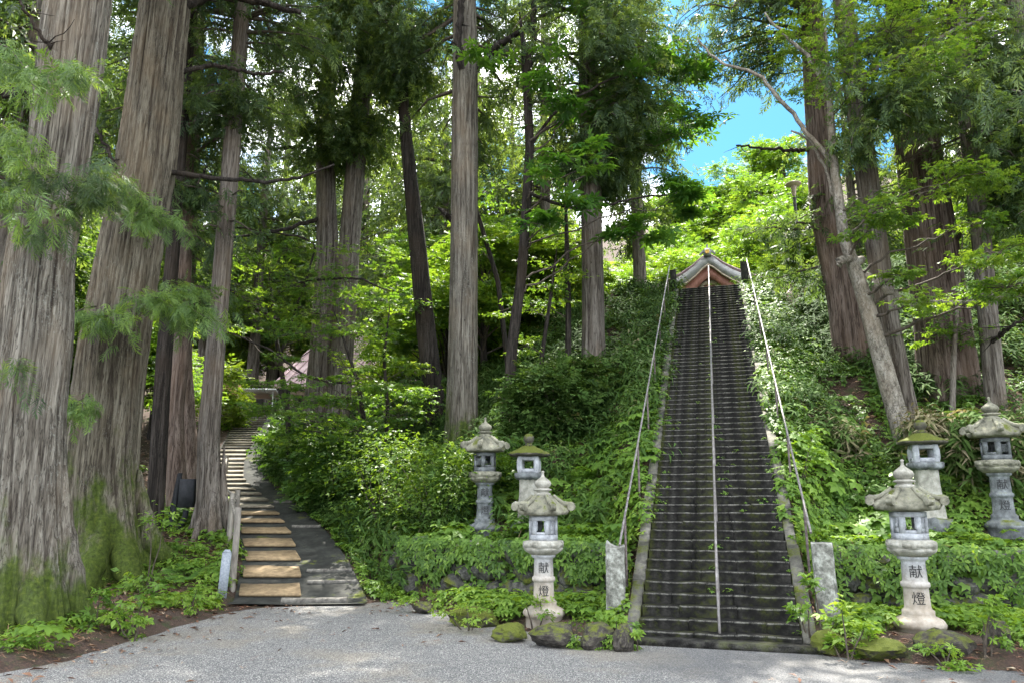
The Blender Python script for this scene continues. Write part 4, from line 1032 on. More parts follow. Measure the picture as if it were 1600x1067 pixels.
C = lambda z0, z1, L, nb, per, **k: dict(z0=z0, z1=z1, Lmax=L, nb=nb, per=per, **k)
# --- left giants
cedar('t1', 'massive grey cedar with mossy buttressed foot at the left edge of the gravel', (34, 980), [(40, 640), (56, 533), (64, 400), (92, 250), (123, 0)], (120, 106, 103, 94, 87, 87), M['bark_grey'], 170, .55, .8, 27, 6, 11, .085, C(13, 27, 4.5, 70, 36, size=.62), ring=.09, roots=7, rootaz=-.5)
cedar('t2', 'massive cedar with a green mossy base and leaning trunk beside the path', (168, 900), [(158, 740), (175, 560), (202, 400), (230, 250), (259, 0)], (114, 98, 92, 86, 82, 73), M['bark_mossy'], 170, .60, .75, 28, 6, 23, .085, C(15, 28, 4.5, 70, 36, size=.62), ring=.09, roots=7, rootaz=-.4)
# --- trunks near the path
cedar('t3', 'slim dark reddish trunk just right of the mossy giant cedar', (241, 826), [(248, 690), (256, 560), (275, 330)], (27, 25, 23, 18), M['bark_dark'], 36, .15, .4, 22, 3, 31, .05, C(9, 22, 2.6, 50, 30))
cedar('t5', 'tall pale barked cedar with creeper on its flared foot beside the timber fence', (330, 836), [(326, 680), (338, 533), (357, 300), (375, 60)], (38, 33, 29, 26, 23), M['bark_mid'], 56, .5, .5, 26, 5, 37, .05, [C(11.5, 26, 3.6, 60, 36, tint=.6), C(6, 9, 2.0, 6, 20, az=(3.6, 5.6))], roots=5, rootaz=-.9)
cedar('t4', 'reddish lit twin cedar stem behind the black floodlight box', (280, 800), [(272, 650), (282, 560), (292, 300)], (30, 26, 24, 20), M['bark_red'], 40, .4, .5, 26, 4, 41, .05, C(6, 26, 3.4, 70, 32))
cedar('t4b', 'orange tinted slanting cedar stem just right of the reddish twin stem', (302, 780), [(292, 660), (287, 560), (300, 300)], (30, 26, 23, 20), M['bark_red'], 40, .3, .5, 26, 4, 43, .05, C(8, 26, 3.2, 60, 32))
# --- left middle pair
cedar('t6', 'left stem of the big twin cedar on the bank above the path bend', (486, 700), [(504, 540), (512, 400), (507, 200), (522, 40)], (38, 36, 34, 27, 22), M['bark_mid'], 48, .3, .5, 27, 5, 47, .06, [C(11, 27, 4.0, 62, 44, tint=.6, size=.6), C(11.5, 18, 3.4, 20, 50, az=(3.9, 5.5), tint=.66, size=.6)])
cedar('t6b', 'right stem of the big twin cedar, hidden by dark foliage higher up', (524, 690), [(536, 540), (545, 400), (560, 200), (575, 40)], (36, 34, 33, 30, 24), M['bark_mid'], 48, .3, .5, 28, 5, 53, .06, [C(11, 28, 4.0, 62, 44, tint=.6, size=.6), C(11, 19, 3.6, 24, 50, az=(3.9, 5.8), tint=.66, size=.6)])
cedar('t7', 'nearly black leaning trunk left of the tall straight grey cedar', (686, 668), [(664, 500), (651, 370), (636, 230), (622, 60)], (33, 30, 27, 20, 14), M['bark_dark'], 44, .25, .4, 24, 4, 59, .06, [C(12.2, 25, 3.6, 70, 46, tint=.6, size=.58), C(12, 18, 3.2, 26, 50, az=(3.4, 6.0), tint=.64, size=.55)])
cedar('t8', 'tall straight grey cedar trunk standing behind the dark weathered lantern', (722, 708), [(724, 533), (726, 300), (727, 90), (726, 0)], (52, 46, 42, 37, 34), M['bark_grey'], 96, .22, .5, 28, 5, 61, .05, [C(17.5, 28, 4.4, 70, 40), C(9, 17, 3.4, 40, 50, az=(.5, 2.7), tint=.6)])
cedar('t10', 'straight cedar with a thick dark skirt of foliage left of the stairs', (928, 580), [(926, 430), (922, 250), (918, 60)], (37, 34, 32, 28), M['bark_mid'], 56, .2, .5, 27, 5, 67, .05, [C(6.5, 22, 3.6, 90, 50, tint=.6, size=.55), C(7, 15, 3.7, 40, 52, az=(3.6, 6.1), tint=.6, size=.55), C(6.0, 10, 2.4, 22, 50, az=(-1.2, .6), tint=.55)])
# --- right bank
cedar('t11', 'grey brown cedar right of the lamp post with feathery boughs', (1334, 566), [(1322, 470), (1290, 330), (1280, 200), (1270, 60)], (58, 54, 46, 40, 36), M['bark_red'], 64, .15, .5, 28, 5, 71, .06, [C(14.5, 26, 3.8, 60, 44, tint=.55), C(9, 15, 4.2, 30, 54, az=(2.5, 3.9), tint=.5), C(2.4, 5, 2.4, 8, 40, az=(2.4, 3.8))])
cedar('t12', 'dark cedar close behind the pale forked maple trunk', (1424, 668), [(1404, 580), (1384, 480), (1362, 330), (1340, 170)], (32, 30, 30, 32, 34), M['bark_mid'], 48, .15, .5, 26, 4, 73, .06, [C(13, 26, 3.2, 50, 44, tint=.55), C(6.5, 10, 2.8, 20, 64, az=(4.0, 5.8), tint=.68)])
cedar('t14', 'very thick reddish brown cedar trunk on the right bank', (1484, 610), [(1476, 520), (1456, 380), (1432, 220), (1414, 60)], (84, 78, 70, 60, 48), M['bark_red'], 100, .12, .5, 29, 5, 79, .055, [C(15, 29, 4.4, 60, 44, tint=.55), C(9, 12.5, 2.6, 12, 50, az=(3.9, 5.2), tint=.65)])
cedar('t15', 'slim dark cedar at the right, behind the tall latticed lantern', (1556, 640), [(1546, 520), (1532, 360), (1512, 200), (1498, 40)], (30, 28, 27, 25, 24), M['bark_mid'], 44, .15, .5, 26, 4, 83, .06, [C(11, 26, 3.0, 44, 40, tint=.55), C(4.8, 10, 3.2, 24, 50, az=(-1.6, .2), tint=.6)])
cedar('t16', 'cedar at the right edge of the wood with low green boughs over the lantern', (1690, 640), [(1670, 520), (1640, 300), (1600, 40)], (40, 38, 36, 32), M['bark_mid'], 44, .2, .5, 26, 4, 89, .06, [C(5.5, 25, 3.8, 100, 50, tint=.55), C(4.4, 9, 4.4, 34, 54, az=(2.4, 4.4), tint=.6)])
#MARK_CEDARS
def deciduous(key, label, base_px, pp, wpx, bark, blobs, leaf, tpls, H=12, dep=None, seed=1, size=.13, tint=.5, limbs=(), group='broadleaf trees under the cedars', name='maple_tree', flat=.4, layers=True, seg=28, extra=None):
    base = hit(*base_px) if dep is None else aty(base_px[0], base_px[1], dep)
    if dep is not None: base[2] = min(base[2], G(base[0], base[1]))
    ax = axis_px(pp, base[1], H, base); k = [pxm(p) for p in ax]; wp = list(wpx) + [wpx[-1] * .4] * (len(ax) - len(wpx))
    rad = np.array([w / 2 * q for w, q in zip(wp, k)]); rad[-1] *= .3; o = thing(name, label, 'tree', base, 0, group); loc = ax - base; loc[0, 2] -= .3
    mb = MB(); P, Rr = trunk_mesh(mb, loc, rad, seg, .12, .25, .3, .03, seed, 3)
    mb.build('trunk', bark, o, smooth=True, attrname='ridge'); rng = np.random.default_rng(seed + 7)
    for li, (pts, w0, w1) in enumerate(limbs):     # bare visible branches, pixel polylines with depth offset
        A = np.array([aty(px, py, base[1] + dy) - base for px, py, dy in pts]); r0 = w0 / 2 * pxm(A[0] + base); r1 = w1 / 2 * pxm(A[-1] + base)
        Pp, rr, _ = interp_axis(A, np.linspace(r0, r1, len(A)), 26); Pp[1:-1] += np.random.default_rng(li).normal(size=(24, 3)) * r0 * .35
        mb = MB(); mb.tube(Pp, rr, 8, tint=.6); mb.build('branch', bark, o, smooth=True, attrname='ridge')
    mb = MB()
    for (px, py, dy, rpx, n) in blobs:
        c = aty(px, py, base[1] + dy); r_ = rpx * pxm(c); c = c - base
        cl = leaf_blob(mb, c, r_, n, rng, tpls, size, tint + rng.normal() * .05, 0, flat, layers)
        j = int(np.argmin(np.abs(P[:, 2] - (c[2] - .5 * abs(c[0])) ))); j = min(j, len(P) - 2)
        limb(mb, P[j], c, max(.010, Rr[j] * .24), .008, .03, int(rng.integers(1e6)), 5, 12, .32, 1)
        for q in cl[:14]: limb(mb, c + (q - c) * .05, q, .012, .004, .03, int(rng.integers(1e6)), 4, 5, .1, 1)
    if extra: extra(mb, P, Rr, rng)
    mb.build('crown', [leaf, M['twig']], o); return o
# pale maple on the right
deciduous('m1', 'pale barked maple leaning over the right lanterns with a bare white side branch', (1418, 694), [(1388, 600), (1352, 470), (1318, 370), (1302, 250), (1296, 150)], (30, 28, 23, 17, 13, 10), M['bark_pale'],
    [(1248, 60, .5, 50, 200), (1310, 30, 0, 90, 520), (1390, 50, -1, 80, 480), (1440, 110, -1.5, 70, 360), (1350, 130, -1, 70, 300), (1255, 140, .5, 40, 140), (1310, 90, -.8, 60, 300), (1470, 30, -1, 80, 420), (1420, -40, 0, 100, 500), (1280, -50, 0, 110, 500),
     (1400, 300, -1, 36, 160), (1390, 335, -1.2, 50, 300), (1480, 285, -2, 60, 220), (1360, 355, -1, 46, 220), (1540, 270, -2.5, 60, 420), (1450, 470, -1.5, 50, 200), (1560, 395, -2.5, 60, 420), (1410, 430, -1, 40, 170), (1575, 450, -2.5, 60, 450), (1530, 350, -2, 50, 120)], M['maple'], [LEAF3, LEAF5], 11, 16.6, 101, .12, .72,
    [([(1300, 255, 0), (1240, 180, .3), (1180, 112, .5), (1120, 100, .8), (1090, 60, 1)], 8, 3), ([(1300, 150, 0), (1262, 90, .2), (1215, 45, .2), (1195, 20, .3)], 8, 3), ([(1300, 150, 0), (1380, 100, -.5), (1470, 60, -1), (1560, 15, -1)], 9, 4),
     ([(1340, 410, 0), (1318, 405, -.2), (1310, 412, -.3)], 14, 6), ([(1352, 430, 0), (1378, 450, -.3), (1410, 471, -.6), (1470, 474, -1), (1530, 472, -1.4), (1600, 460, -1.8)], 11, 6), ([(1310, 330, 0), (1290, 260, .3), (1262, 215, .4), (1236, 205, .5)], 6, 3)])
# dark twisting tree in the middle with large leaves reaching to the stairs
def big_leaf(mb, P, Rr, rng): pass
deciduous('m2', 'dark twisting broadleaf tree right of the straight grey cedar, forking high up', (790, 668), [(800, 540), (816, 420), (828, 230), (822, 110), (812, 20)], (19, 17, 15, 14, 13, 9), M['bark_dark'],
    [(1072, 290, 1, 46, 90), (1060, 210, 1, 60, 110), (995, 370, .5, 45, 70), (1040, 130, 1, 60, 100), (960, 150, 0, 60, 50), (900, 160, -1, 50, 40), (860, 100, -1, 50, 40), (850, 270, -1, 40, 30), (760, 60, -1, 50, 30), (930, 250, -1, 50, 40), (840, 350, -1, 40, 30), (1000, 60, 0, 80, 90), (900, 20, 0, 80, 70), (880, 330, -.8, 50, 60), (1040, 320, .5, 46, 80)],
    M['broad'], [LEAF5, leaf_palmate(7, 150, .26)], 13, 20.6, 103, .36, .55, [([(822, 120, 0), (834, 60, .2), (832, 0, .3), (838, -60, .3)], 11, 6), ([(828, 230, 0), (870, 170, -.5), (960, 120, -.3), (1040, 110, .6)], 6, 2), ([(822, 300, 0), (900, 330, -.5), (1000, 310, .3), (1080, 300, .8)], 6, 2)], name='broadleaf_tree', flat=.55, layers=False)
# understorey maples by the path bend
deciduous('m3', 'low spreading maple with layered leaves hanging over the bend of the path', (585, 800), [(575, 700), (560, 600), (520, 480)], (9, 8, 7, 5), M['bark_dark'],
    [(470, 600, -1, 45, 170), (560, 590, -1, 40, 130), (470, 630, -1, 50, 220), (540, 620, -1, 50, 260), (610, 605, -1, 50, 220), (430, 560, -.5, 40, 150), (650, 620, -1, 40, 200), (560, 520, -.5, 60, 220), (470, 520, 0, 60, 360), (620, 650, -.5, 50, 260), (430, 640, -.5, 50, 300), (500, 650, -1, 60, 360), (560, 670, -1, 60, 340), (410, 600, 0, 40, 200), (600, 510, 0, 50, 120), (460, 690, 0, 50, 260)], M['maple'], [LEAF3, LEAF5], 6, 21.8, 105, .12, .55,
    [([(560, 600, 0), (480, 590, -.6), (420, 545, -.9), (345, 515, -1)], 5, 2)], flat=.3)
deciduous('m4', 'young maple with bright tips in front of the twin cedar', (600, 740), [(606, 640), (600, 560), (610, 470)], (7, 6, 5, 4), M['bark_dark'],
    [(590, 555, 0, 40, 260), (640, 575, 0, 34, 200), (560, 580, -.3, 30, 160), (620, 600, -.3, 40, 220), (650, 610, -.3, 26, 140), (540, 560, 0, 30, 160)], M['bright'], [LEAF3], 5, 22.6, 107, .13, .6, flat=.28)
deciduous('m5', 'thin maple with wide flat boughs crossing in front of the twin cedar trunks', (452, 760), [(450, 640), (430, 520), (420, 420)], (9, 8, 7, 5), M['bark_dark'],
    [(400, 470, -1, 70, 420), (470, 450, -1, 70, 420), (540, 440, -1, 60, 360), (600, 470, -1, 60, 340), (330, 500, -.5, 60, 300), (450, 390, -.5, 60, 300), (370, 400, 0, 60, 260), (580, 400, 0, 60, 260), (500, 490, -1, 60, 260), (420, 520, -1, 50, 200), (350, 440, 0, 50, 220), (640, 490, 0, 50, 140)], M['maple'], [LEAF3, LEAF5], 7, 24.4, 109, .13, .6,
    [([(430, 500, 0), (350, 447, -.5), (290, 465, -.6)], 6, 3), ([(430, 460, 0), (480, 438, -.8), (560, 434, -.9), (610, 455, -1)], 6, 2), ([(436, 560, 0), (500, 375, -.2), (330, 350, -.4), (300, 385, -.4)], 4, 2)], flat=.25)
deciduous('m6', 'thin straight young tree just left of the dark skirted cedar', (887, 585), [(888, 480), (886, 400)], (11, 9, 8), M['bark_dark'], [(870, 420, -.5, 50, 180), (900, 380, 0, 50, 160), (850, 480, 0, 40, 140)], M['maple'], [LEAF3], 7, 22.4, 111, .14, .6, name='sapling')
deciduous('m7', 'crooked thin sapling on the bank behind the mossy capped lantern', (842, 640), [(846, 560), (858, 480), (866, 420)], (9, 7, 6, 4), M['bark_dark'], [(850, 450, 0, 40, 140), (800, 480, .5, 40, 140), (820, 540, 0, 40, 140)], M['maple'], [LEAF3], 5, 21.2, 113, .13, .6, name='sapling')
deciduous('m8', 'dark leaning pole tree crossing behind the dark twisting tree', (800, 600), [(778, 440), (748, 340)], (9, 8, 7), M['bark_dark'], [(760, 300, 0, 50, 160), (740, 380, 0, 40, 120)], M['maple'], [LEAF3], 7, 24, 117, .14, .6, name='sapling')
deciduous('m9', 'slender grey sapling standing behind the squat lantern on the right', (1484, 650), [(1490, 560), (1496, 480)], (10, 8, 6), M['bark_mid'], [(1480, 490, 0, 50, 200), (1520, 520, 0, 50, 200), (1440, 520, 0, 40, 120)], M['maple'], [LEAF3], 5, 17.2, 119, .12, .55, name='sapling')
#MARK_DECID

# dead and mossy branches of the left giants, and their low shoots
def tree_branch(key, pts, w0, w1, m, wob=.28):
    o, P, Rr, base = TREES[key]
    A = np.array([aty(px, py, base[1] + dy) - base for px, py, dy in pts]); r0 = w0 / 2 * pxm(A[0] + base); r1 = w1 / 2 * pxm(A[-1] + base)
    Pp, rr, _ = interp_axis(A, np.linspace(r0, r1, len(A)), 30); Pp[2:-1] += np.random.default_rng(abs(len(pts) + int(w0 * 7) + int(pts[0][1]))).normal(size=(27, 3)) * r0 * wob
    mb = MB(); mb.tube(Pp, rr, 8, tint=.6)
    r = np.random.default_rng(abs(int(pts[-1][0])))
    for q in range(7):
        i = r.integers(6, 29); limb(mb, Pp[i], Pp[i] + np.array((r.normal() * .25, r.normal() * .25, r.normal() * .18)), rr[i] * .45, .004, 0, int(r.integers(1e5)), 4, 5, .2)
    mb.build('branch', m, o, smooth=True, attrname='ridge')
for a in [('t2', [(270, 270, 0), (330, 278, -.3), (400, 285, -.5), (470, 280, -.8), (522, 258, -1)], 9, 3, M['bark_dark']), ('t2', [(255, 120, 0), (330, 100, .3), (400, 118, .6), (440, 112, .8)], 9, 4, M['bark_dark']),
          ('t2', [(232, 330, 0), (180, 260, -.5), (150, 200, -.7)], 9, 4, M['bark_dark']), ('t2', [(290, 8, 0), (340, -10, .3), (400, 5, .5), (470, 20, .6)], 16, 8, M['bark_dark']),
          ('t1', [(100, 150, 0), (40, 145, -.3), (-40, 150, -.5)], 16, 9, M['bark_dark']), ('t1', [(100, 100, -.3), (60, 50, -.7), (30, 0, -1)], 7, 4, M['bark_dark']),
          ('t6', [(508, 340, 0), (440, 360, -1), (380, 368, -1.6), (300, 385, -2)], 7, 2, M['bark_dark']), ('t6', [(505, 130, 0), (460, 60, -.8), (430, 40, -1.2)], 8, 4, M['bark_dark']),
          ('t6', [(515, 240, 0), (470, 230, -1), (420, 232, -1.5)], 8, 4, M['bark_dark']), ('t6', [(548, 60, 0), (500, 66, -1), (450, 60, -1.6), (395, 45, -2)], 6, 3, M['bark_dark']),
          ('t8', [(742, 110, 0), (780, 70, -.2), (830, 40, -.3)], 13, 8, M['bark_dark']), ('t8', [(722, 110, -.3), (715, 60, -.5), (722, 0, -.6), (726, -60, -.6)], 12, 9, M['bark_dark']),
          ('t8', [(706, 345, 0), (696, 335, -.3), (686, 325, -.4)], 8, 4, M['bark_dark']), ('t14', [(1480, 400, 0), (1520, 330, -1), (1600, 280, -1.8)], 9, 4, M['bark_dark']),
          ('t11', [(1268, 235, 0), (1220, 235, -.4), (1150, 228, -.5)], 7, 3, M['bark_dark']), ('t15', [(1545, 540, 0), (1580, 510, -.8), (1620, 490, -1)], 8, 3, M['bark_dark'])]:
    tree_branch(*a)
def shoots(key, items, m, tpls, seed):
    o, P, Rr, base = TREES[key]; rng = np.random.default_rng(seed)
    for (x0, y0, x1, y1, dy, n, size, spread) in items:
        A = aty(x0, y0, base[1] + dy * .4) - base; B = aty(x1, y1, base[1] + dy) - base
        mb = MB(); Pp = limb(mb, A, B, .022, .006, .06, int(rng.integers(1e5)), 5, 8, .12, 1)
        sprays(mb, Pp, (B - A) / np.linalg.norm(B - A), n, rng, tpls, size, .5, spread, .5)
        mb.build('foliage_spray', [m, M['twig']], o)
shoots('t1', [(60, 120, 125, 110, -2.2, 70, .42, .16), (-20, 90, 60, 150, -2.4, 70, .42, .2), (-30, 60, 40, 110, -2.2, 40, .4, .18), (-40, 230, 40, 260, -2, 60, .42, .25), (-30, 300, 60, 330, -2, 60, .42, .25), (-20, 190, 30, 230, -1.8, 40, .42, .22)], M['cedar_light'], CEDAR_FINE, 5)
shoots('t1', [(110, 300, 60, 270, -1.4, 40, .4, .2), (90, 340, 150, 300, -1.5, 60, .4, .22), (100, 290, 180, 280, -1.5, 60, .4, .22), (40, 360, 90, 380, -1.5, 40, .38, .2), (30, 560, 20, 600, -1.3, 24, .34, .2)], M['cedar'], CEDAR_FINE, 6)
shoots('t2', [(180, 300, 250, 350, -1.6, 80, .46, .25), (150, 290, 210, 310, -1.8, 70, .46, .25), (200, 340, 270, 345, -1.6, 60, .46, .22), (190, 470, 270, 480, -1.7, 90, .46, .28), (150, 480, 60, 520, -2.2, 80, .46, .28), (230, 480, 330, 500, -1.6, 90, .46, .28), (140, 500, 180, 500, -2, 70, .46, .26), (140, 620, 90, 650, -2, 50, .42, .22), (130, 630, 130, 640, -2.1, 40, .42, .2), (240, 460, 300, 455, -1, 50, .44, .24)], M['cedar_light'], CEDAR_FINE, 8)
#MARK_SHOOTS

# ------------------------------------------------------------------ forest behind (individual trees sharing a few crowns)
def proto_cedar(seed, H=24):
    rng = np.random.default_rng(seed); o = thing('cedar_tree', '', 'tree', (0, 0, -100), 0)
    A = np.array([(0, 0, -.5), (.1, .05, H * .5), (0, 0, H)]); mb = MB(); P, Rr = trunk_mesh(mb, A, [.42, .3, .04], 20, .6, .3, .5, .06, seed)
    mb.build('trunk', M['bark_mid'], o, smooth=True, attrname='ridge'); mb = MB()
    cedar_crown(mb, P, Rr, 4.5, H, 3.8, 120, 34, rng, CEDAR_FAR, .75, .58, thin=.6); mb.build('crown', [M['cedar'], M['twig']], o); return o
def proto_broad(seed, H, rad, m, tint=.5, n=4200, size=.42):
    rng = np.random.default_rng(seed); o = thing('broadleaf_tree', '', 'tree', (0, 0, -100), 0)
    A = np.array([(0, 0, -.5), (.2, .1, H * .35), (.1, 0, H * .9)]); mb = MB(); P, Rr = trunk_mesh(mb, A, [.22, .16, .03], 14, .6, .3, .3, .03, seed)
    mb.build('trunk', M['bark_dark'], o, smooth=True, attrname='ridge'); mb = MB()
    for k in range(16):
        q = rng.uniform(0, 1); a = rng.uniform(0, 6.28); rr = rad * math.sqrt(rng.uniform(.05, 1)) * (1 - .55 * q)
        c = np.array((math.cos(a) * rr, math.sin(a) * rr, H * (.32 + .62 * q))); 
        leaf_blob(mb, c, rad * rng.uniform(.3, .5), n // 16, rng, TWIG, size, tint, 0, .55, False); limb(mb, P[int(len(P) * (.2 + .6 * q))], c, .06, .015, .05, int(rng.integers(1e5)), 5, 6, .1, 1)
    mb.build('crown', [m, M['twig']], o); return o
PC = [proto_cedar(1, 25), proto_cedar(2, 22), proto_cedar(3, 27)]
PB = [proto_broad(11, 8, 3.4, M['bright'], .55), proto_broad(12, 9, 3.2, M['bright'], .4), proto_broad(13, 10, 3.6, M['maple'], .6), proto_broad(14, 7, 3.0, M['bright'], .7)]
used = set()
def plant(proto, x, y, rz, sc, label, group):
    if id(proto) in used: o = copy_tree(proto)
    else: o = proto; used.add(id(proto))
    o.location = (x, y, G(x, y) - .2); o.rotation_euler = (0, 0, rz); o.scale = (sc, sc, sc * 1.0); tag(o, label, 'tree', group)
fr = random.Random(12)
for (px, y, k, sc) in [(-60, 30, 0, 1), (60, 36, 1, 1), (190, 40, 2, 1), (400, 52, 2, 1), (700, 58, 1, 1), (800, 42, 1, .95), (745, 46, 2, 1), (690, 40, 0, 1), (640, 46, 1, 1.05), (850, 38, 2, .85), (860, 54, 0, .9), (1000, 31, 2, .75), (1540, 46, 2, 1), (1680, 34, 1, 1), (-10, 22, 2, 1), (-120, 24, 1, 1), (560, 50, 2, 1.1), (1345, 40, 1, .8), (330, 50, 1, 1.0), (430, 56, 2, 1.1), (500, 60, 0, 1.1), (590, 58, 1, 1.05), (650, 62, 2, 1.1)]:
    plant(PC[k], aty(px, 500, y)[0], y + fr.uniform(-1, 1), fr.uniform(0, 6.28), sc * fr.uniform(.92, 1.08), 'dark cedar standing deep in the wood behind the nearer trunks', 'cedars deep in the wood')
for (px, y, k, sc) in [(700, 33, 2, .95), (760, 29, 0, .8), (810, 31, 1, .85), (870, 29, 3, .7), (660, 39, 3, 1), (740, 38, 1, 1), (200, 27, 2, .8), (110, 26, 1, .8), (260, 30, 3, .8), (300, 56, 0, 1.2), (350, 60, 1, 1.2), (400, 58, 3, 1.2), (440, 63, 0, 1.3), (240, 58, 2, 1.2), (180, 60, 1, 1.2), (500, 64, 3, 1.2), (330, 70, 0, 1.4), (420, 74, 1, 1.4), (120, 62, 2, 1.3), (560, 60, 0, 1.3), (620, 56, 3, 1.2), (270, 72, 3, 1.4), (30, 30, 2, 1), (830, 38, 3, 1), (900, 40, 0, 1.1)]:
    plant(PB[k], aty(px, 500, y)[0], y + fr.uniform(-1, 1), fr.uniform(0, 6.28), sc * fr.uniform(.9, 1.1), 'yellow-green broadleaf tree seen between the trunks left of the stairs', 'broadleaf trees between the left trunks')
for (px, y, k, sc) in [(1060, 52, 0, 1.2), (1100, 56, 1, 1.0), (1150, 52, 3, 1.05), (1190, 56, 0, 1.15), (1230, 50, 2, 1.2), (1270, 48, 3, 1.3), (1040, 62, 2, 1.1), (1120, 66, 3, 1.0), (1170, 64, 1, 1.0), (1215, 66, 0, 1.3), (1260, 60, 1, 1.4), (1310, 54, 0, 1.3), (1360, 50, 1, 1.2), (1420, 46, 3, 1.2), (1500, 44, 0, 1.2), (1570, 40, 1, 1.2), (1000, 56, 0, 1.2), (960, 50, 1, 1.1), (1080, 72, 1, 1.3), (1060, 80, 0, 1.5), (1100, 84, 3, 1.4), (1130, 78, 1, 1.2), (1155, 72, 0, 1.1), (1160, 86, 2, 1.4), (1190, 76, 3, 1.3), (1200, 90, 0, 1.5), (1110, 62, 0, 1.0), (1145, 60, 2, .9), (1240, 86, 1, 1.6), (1030, 74, 3, 1.4), (1230, 74, 2, 1.4), (1330, 66, 3, 1.5)]:
    plant(PB[k], aty(px, 500, y)[0], y + fr.uniform(-1, 1), fr.uniform(0, 6.28), sc * fr.uniform(.9, 1.1), 'sunlit yellow-green broadleaf tree on the hillside behind the shrine hall', 'sunlit trees on the hillside')
#MARK_FOREST

# ------------------------------------------------------------------ ground plants
def place_mask(x, y):
    s, t = frame(x, y)
    ok = ~((np.abs(t) < np.where(s > 2, 1.24, 1.33)) & (s > -.6) & (s < 17))
    ok &= ~((np.abs(x - path_x(y)) < path_hw(y) + .08) & (y > 14.4) & (y < 39))
    for q in (L1, L2, L3, L4): ok &= np.hypot(x - q[0], (y - q[1] + .45) * .75) > .56
    bank = (s > bed_s(t) + .1) & (x > path_x(y) + path_hw(y))
    left = (x < path_x(y) - path_hw(y)) & (y > 9.5) & (x < -np.interp(y, [0, 5, 7.5, 9.7, 12, 13.8, 15], [14, 9.5, 7.0, 5.8, 5.5, 5.4, 4.9]) - .1)
    return ok, bank, left, s, t
def scatter_plants(name, kindlabel, tpls, m, n, dens, size, tint, seed, xr=(-15, 20), yr=(8, 38), tiltn=.25, dz=-.02, tsd=.13):
    rng = np.random.default_rng(seed); x = rng.uniform(*xr, n); y = rng.uniform(*yr, n)
    keep = rng.uniform(size=n) < dens(x, y); x, y = x[keep], y[keep]; k = len(x)
    z = ground(x, y); e = .15
    nx = -(ground(x + e, y) - ground(x - e, y)) / (2 * e); ny = -(ground(x, y + e) - ground(x, y - e)) / (2 * e)
    U = np.stack((nx * .55, ny * .55, np.ones(k)), -1) + rng.normal(size=(k, 3)) * tiltn * .5; U /= np.linalg.norm(U, axis=1, keepdims=True)
    a = rng.uniform(0, 6.28, k); D = np.stack((np.cos(a), np.sin(a), np.zeros(k)), -1); D -= U * np.sum(D * U, 1, keepdims=True)
    Rm = frames(D, U); S = size(x, y) * rng.uniform(.65, 1.3, k); tt = np.clip(tint(x, y) + rng.normal(size=k) * tsd, 0, 1)
    mb = MB(); w = rng.integers(0, len(tpls), k); P = np.stack((x, y, z + dz), -1)
    for q in range(len(tpls)):
        m_ = w == q
        if m_.any(): scatter(mb, tpls[q], P[m_], Rm[m_], S[m_], tt[m_], 0, .3, rng)
    o = mb.build(name, m); tag(o, kindlabel[0], kindlabel[1], kind='stuff'); return o
def d_herb(x, y):
    ok, bank, left, s, t = place_mask(x, y); nz = fbm(x * .7, y * .7, 70)
    near = np.exp(-np.maximum(0, s - 2.5) / 5.5) * .9 + .18 + .7 * np.exp(-((np.abs(t) - 1.7) / .9) ** 2)
    terrace = ((s > wall_s(t)) & (s < wall_s(t) + 1.6)) * .5
    d = np.clip(near + terrace, 0, 1) * sstep(.33, .52, nz + .12 * near)
    dl = sstep(.50, .66, nz) * .42 * sstep(-14, -8, x)
    front = (s < wall_s(t)) * .45
    d = np.where(s < wall_s(t), .62 * sstep(.38, .56, nz), d)
    ps = np.exp(-np.maximum(0, x - path_x(y) - path_hw(y)) / .5) * (y > 15.3) * (x > path_x(y)) * .8
    return ok * np.where(ps > .1, np.maximum(ps, d * bank), np.where(bank, d, np.where(left, dl, 0)))
def near_tint(x, y):
    s, t = frame(x, y); return .48 + .25 * np.exp(-np.maximum(0, s - 2) / 5) + (fbm(x * .9, y * .9, 90) - .5) * .5
scatter_plants('herb_ground_cover', ('fresh green broad leaved herbs covering the foot of the bank', 'ground cover'), HERB, M['herb'], 130000, d_herb, lambda x, y: .16 + .12 * fbm(x * .8, y * .8, 33), near_tint, 1)
def d_sasa(x, y):
    ok, bank, left, s, t = place_mask(x, y); nz = fbm(x * .6, y * .6, 75)
    d = sstep(4.5, 8, s) * (.55 + .45 * (np.abs(t) > 3)) * sstep(.30, .5, nz)
    pathside = np.exp(-np.maximum(0, x - path_x(y) - path_hw(y)) / 3.0) * (y > 15.5) * .9
    d = np.clip(np.maximum(d, pathside), 0, 1); 
    return ok * bank * d * ((s > wall_s(t) + .6) | (t < -6.2))
def sasa_tint(x, y):
    s, t = frame(x, y); return .40 + (fbm(x * 1.1, y * 1.1, 77) - .5) * .75 + .04 * (t > 2)
scatter_plants('bamboo_grass', ('dwarf bamboo grass with dry straw coloured leaves over the upper bank', 'bamboo grass'), SASA, M['sasa'], 64000, d_sasa, lambda x, y: .42 + .25 * fbm(x * .5, y * .5, 35), sasa_tint, 2)
def d_broad(x, y):
    ok, bank, left, s, t = place_mask(x, y); return ok * (bank * (s > wall_s(t) + .25) * np.exp(-np.maximum(0, s - 3) / 4.5) * sstep(.46, .6, fbm(x * .8, y * .8, 66)) + left * sstep(.55, .7, fbm(x * .8, y * .8, 67)) * .2)
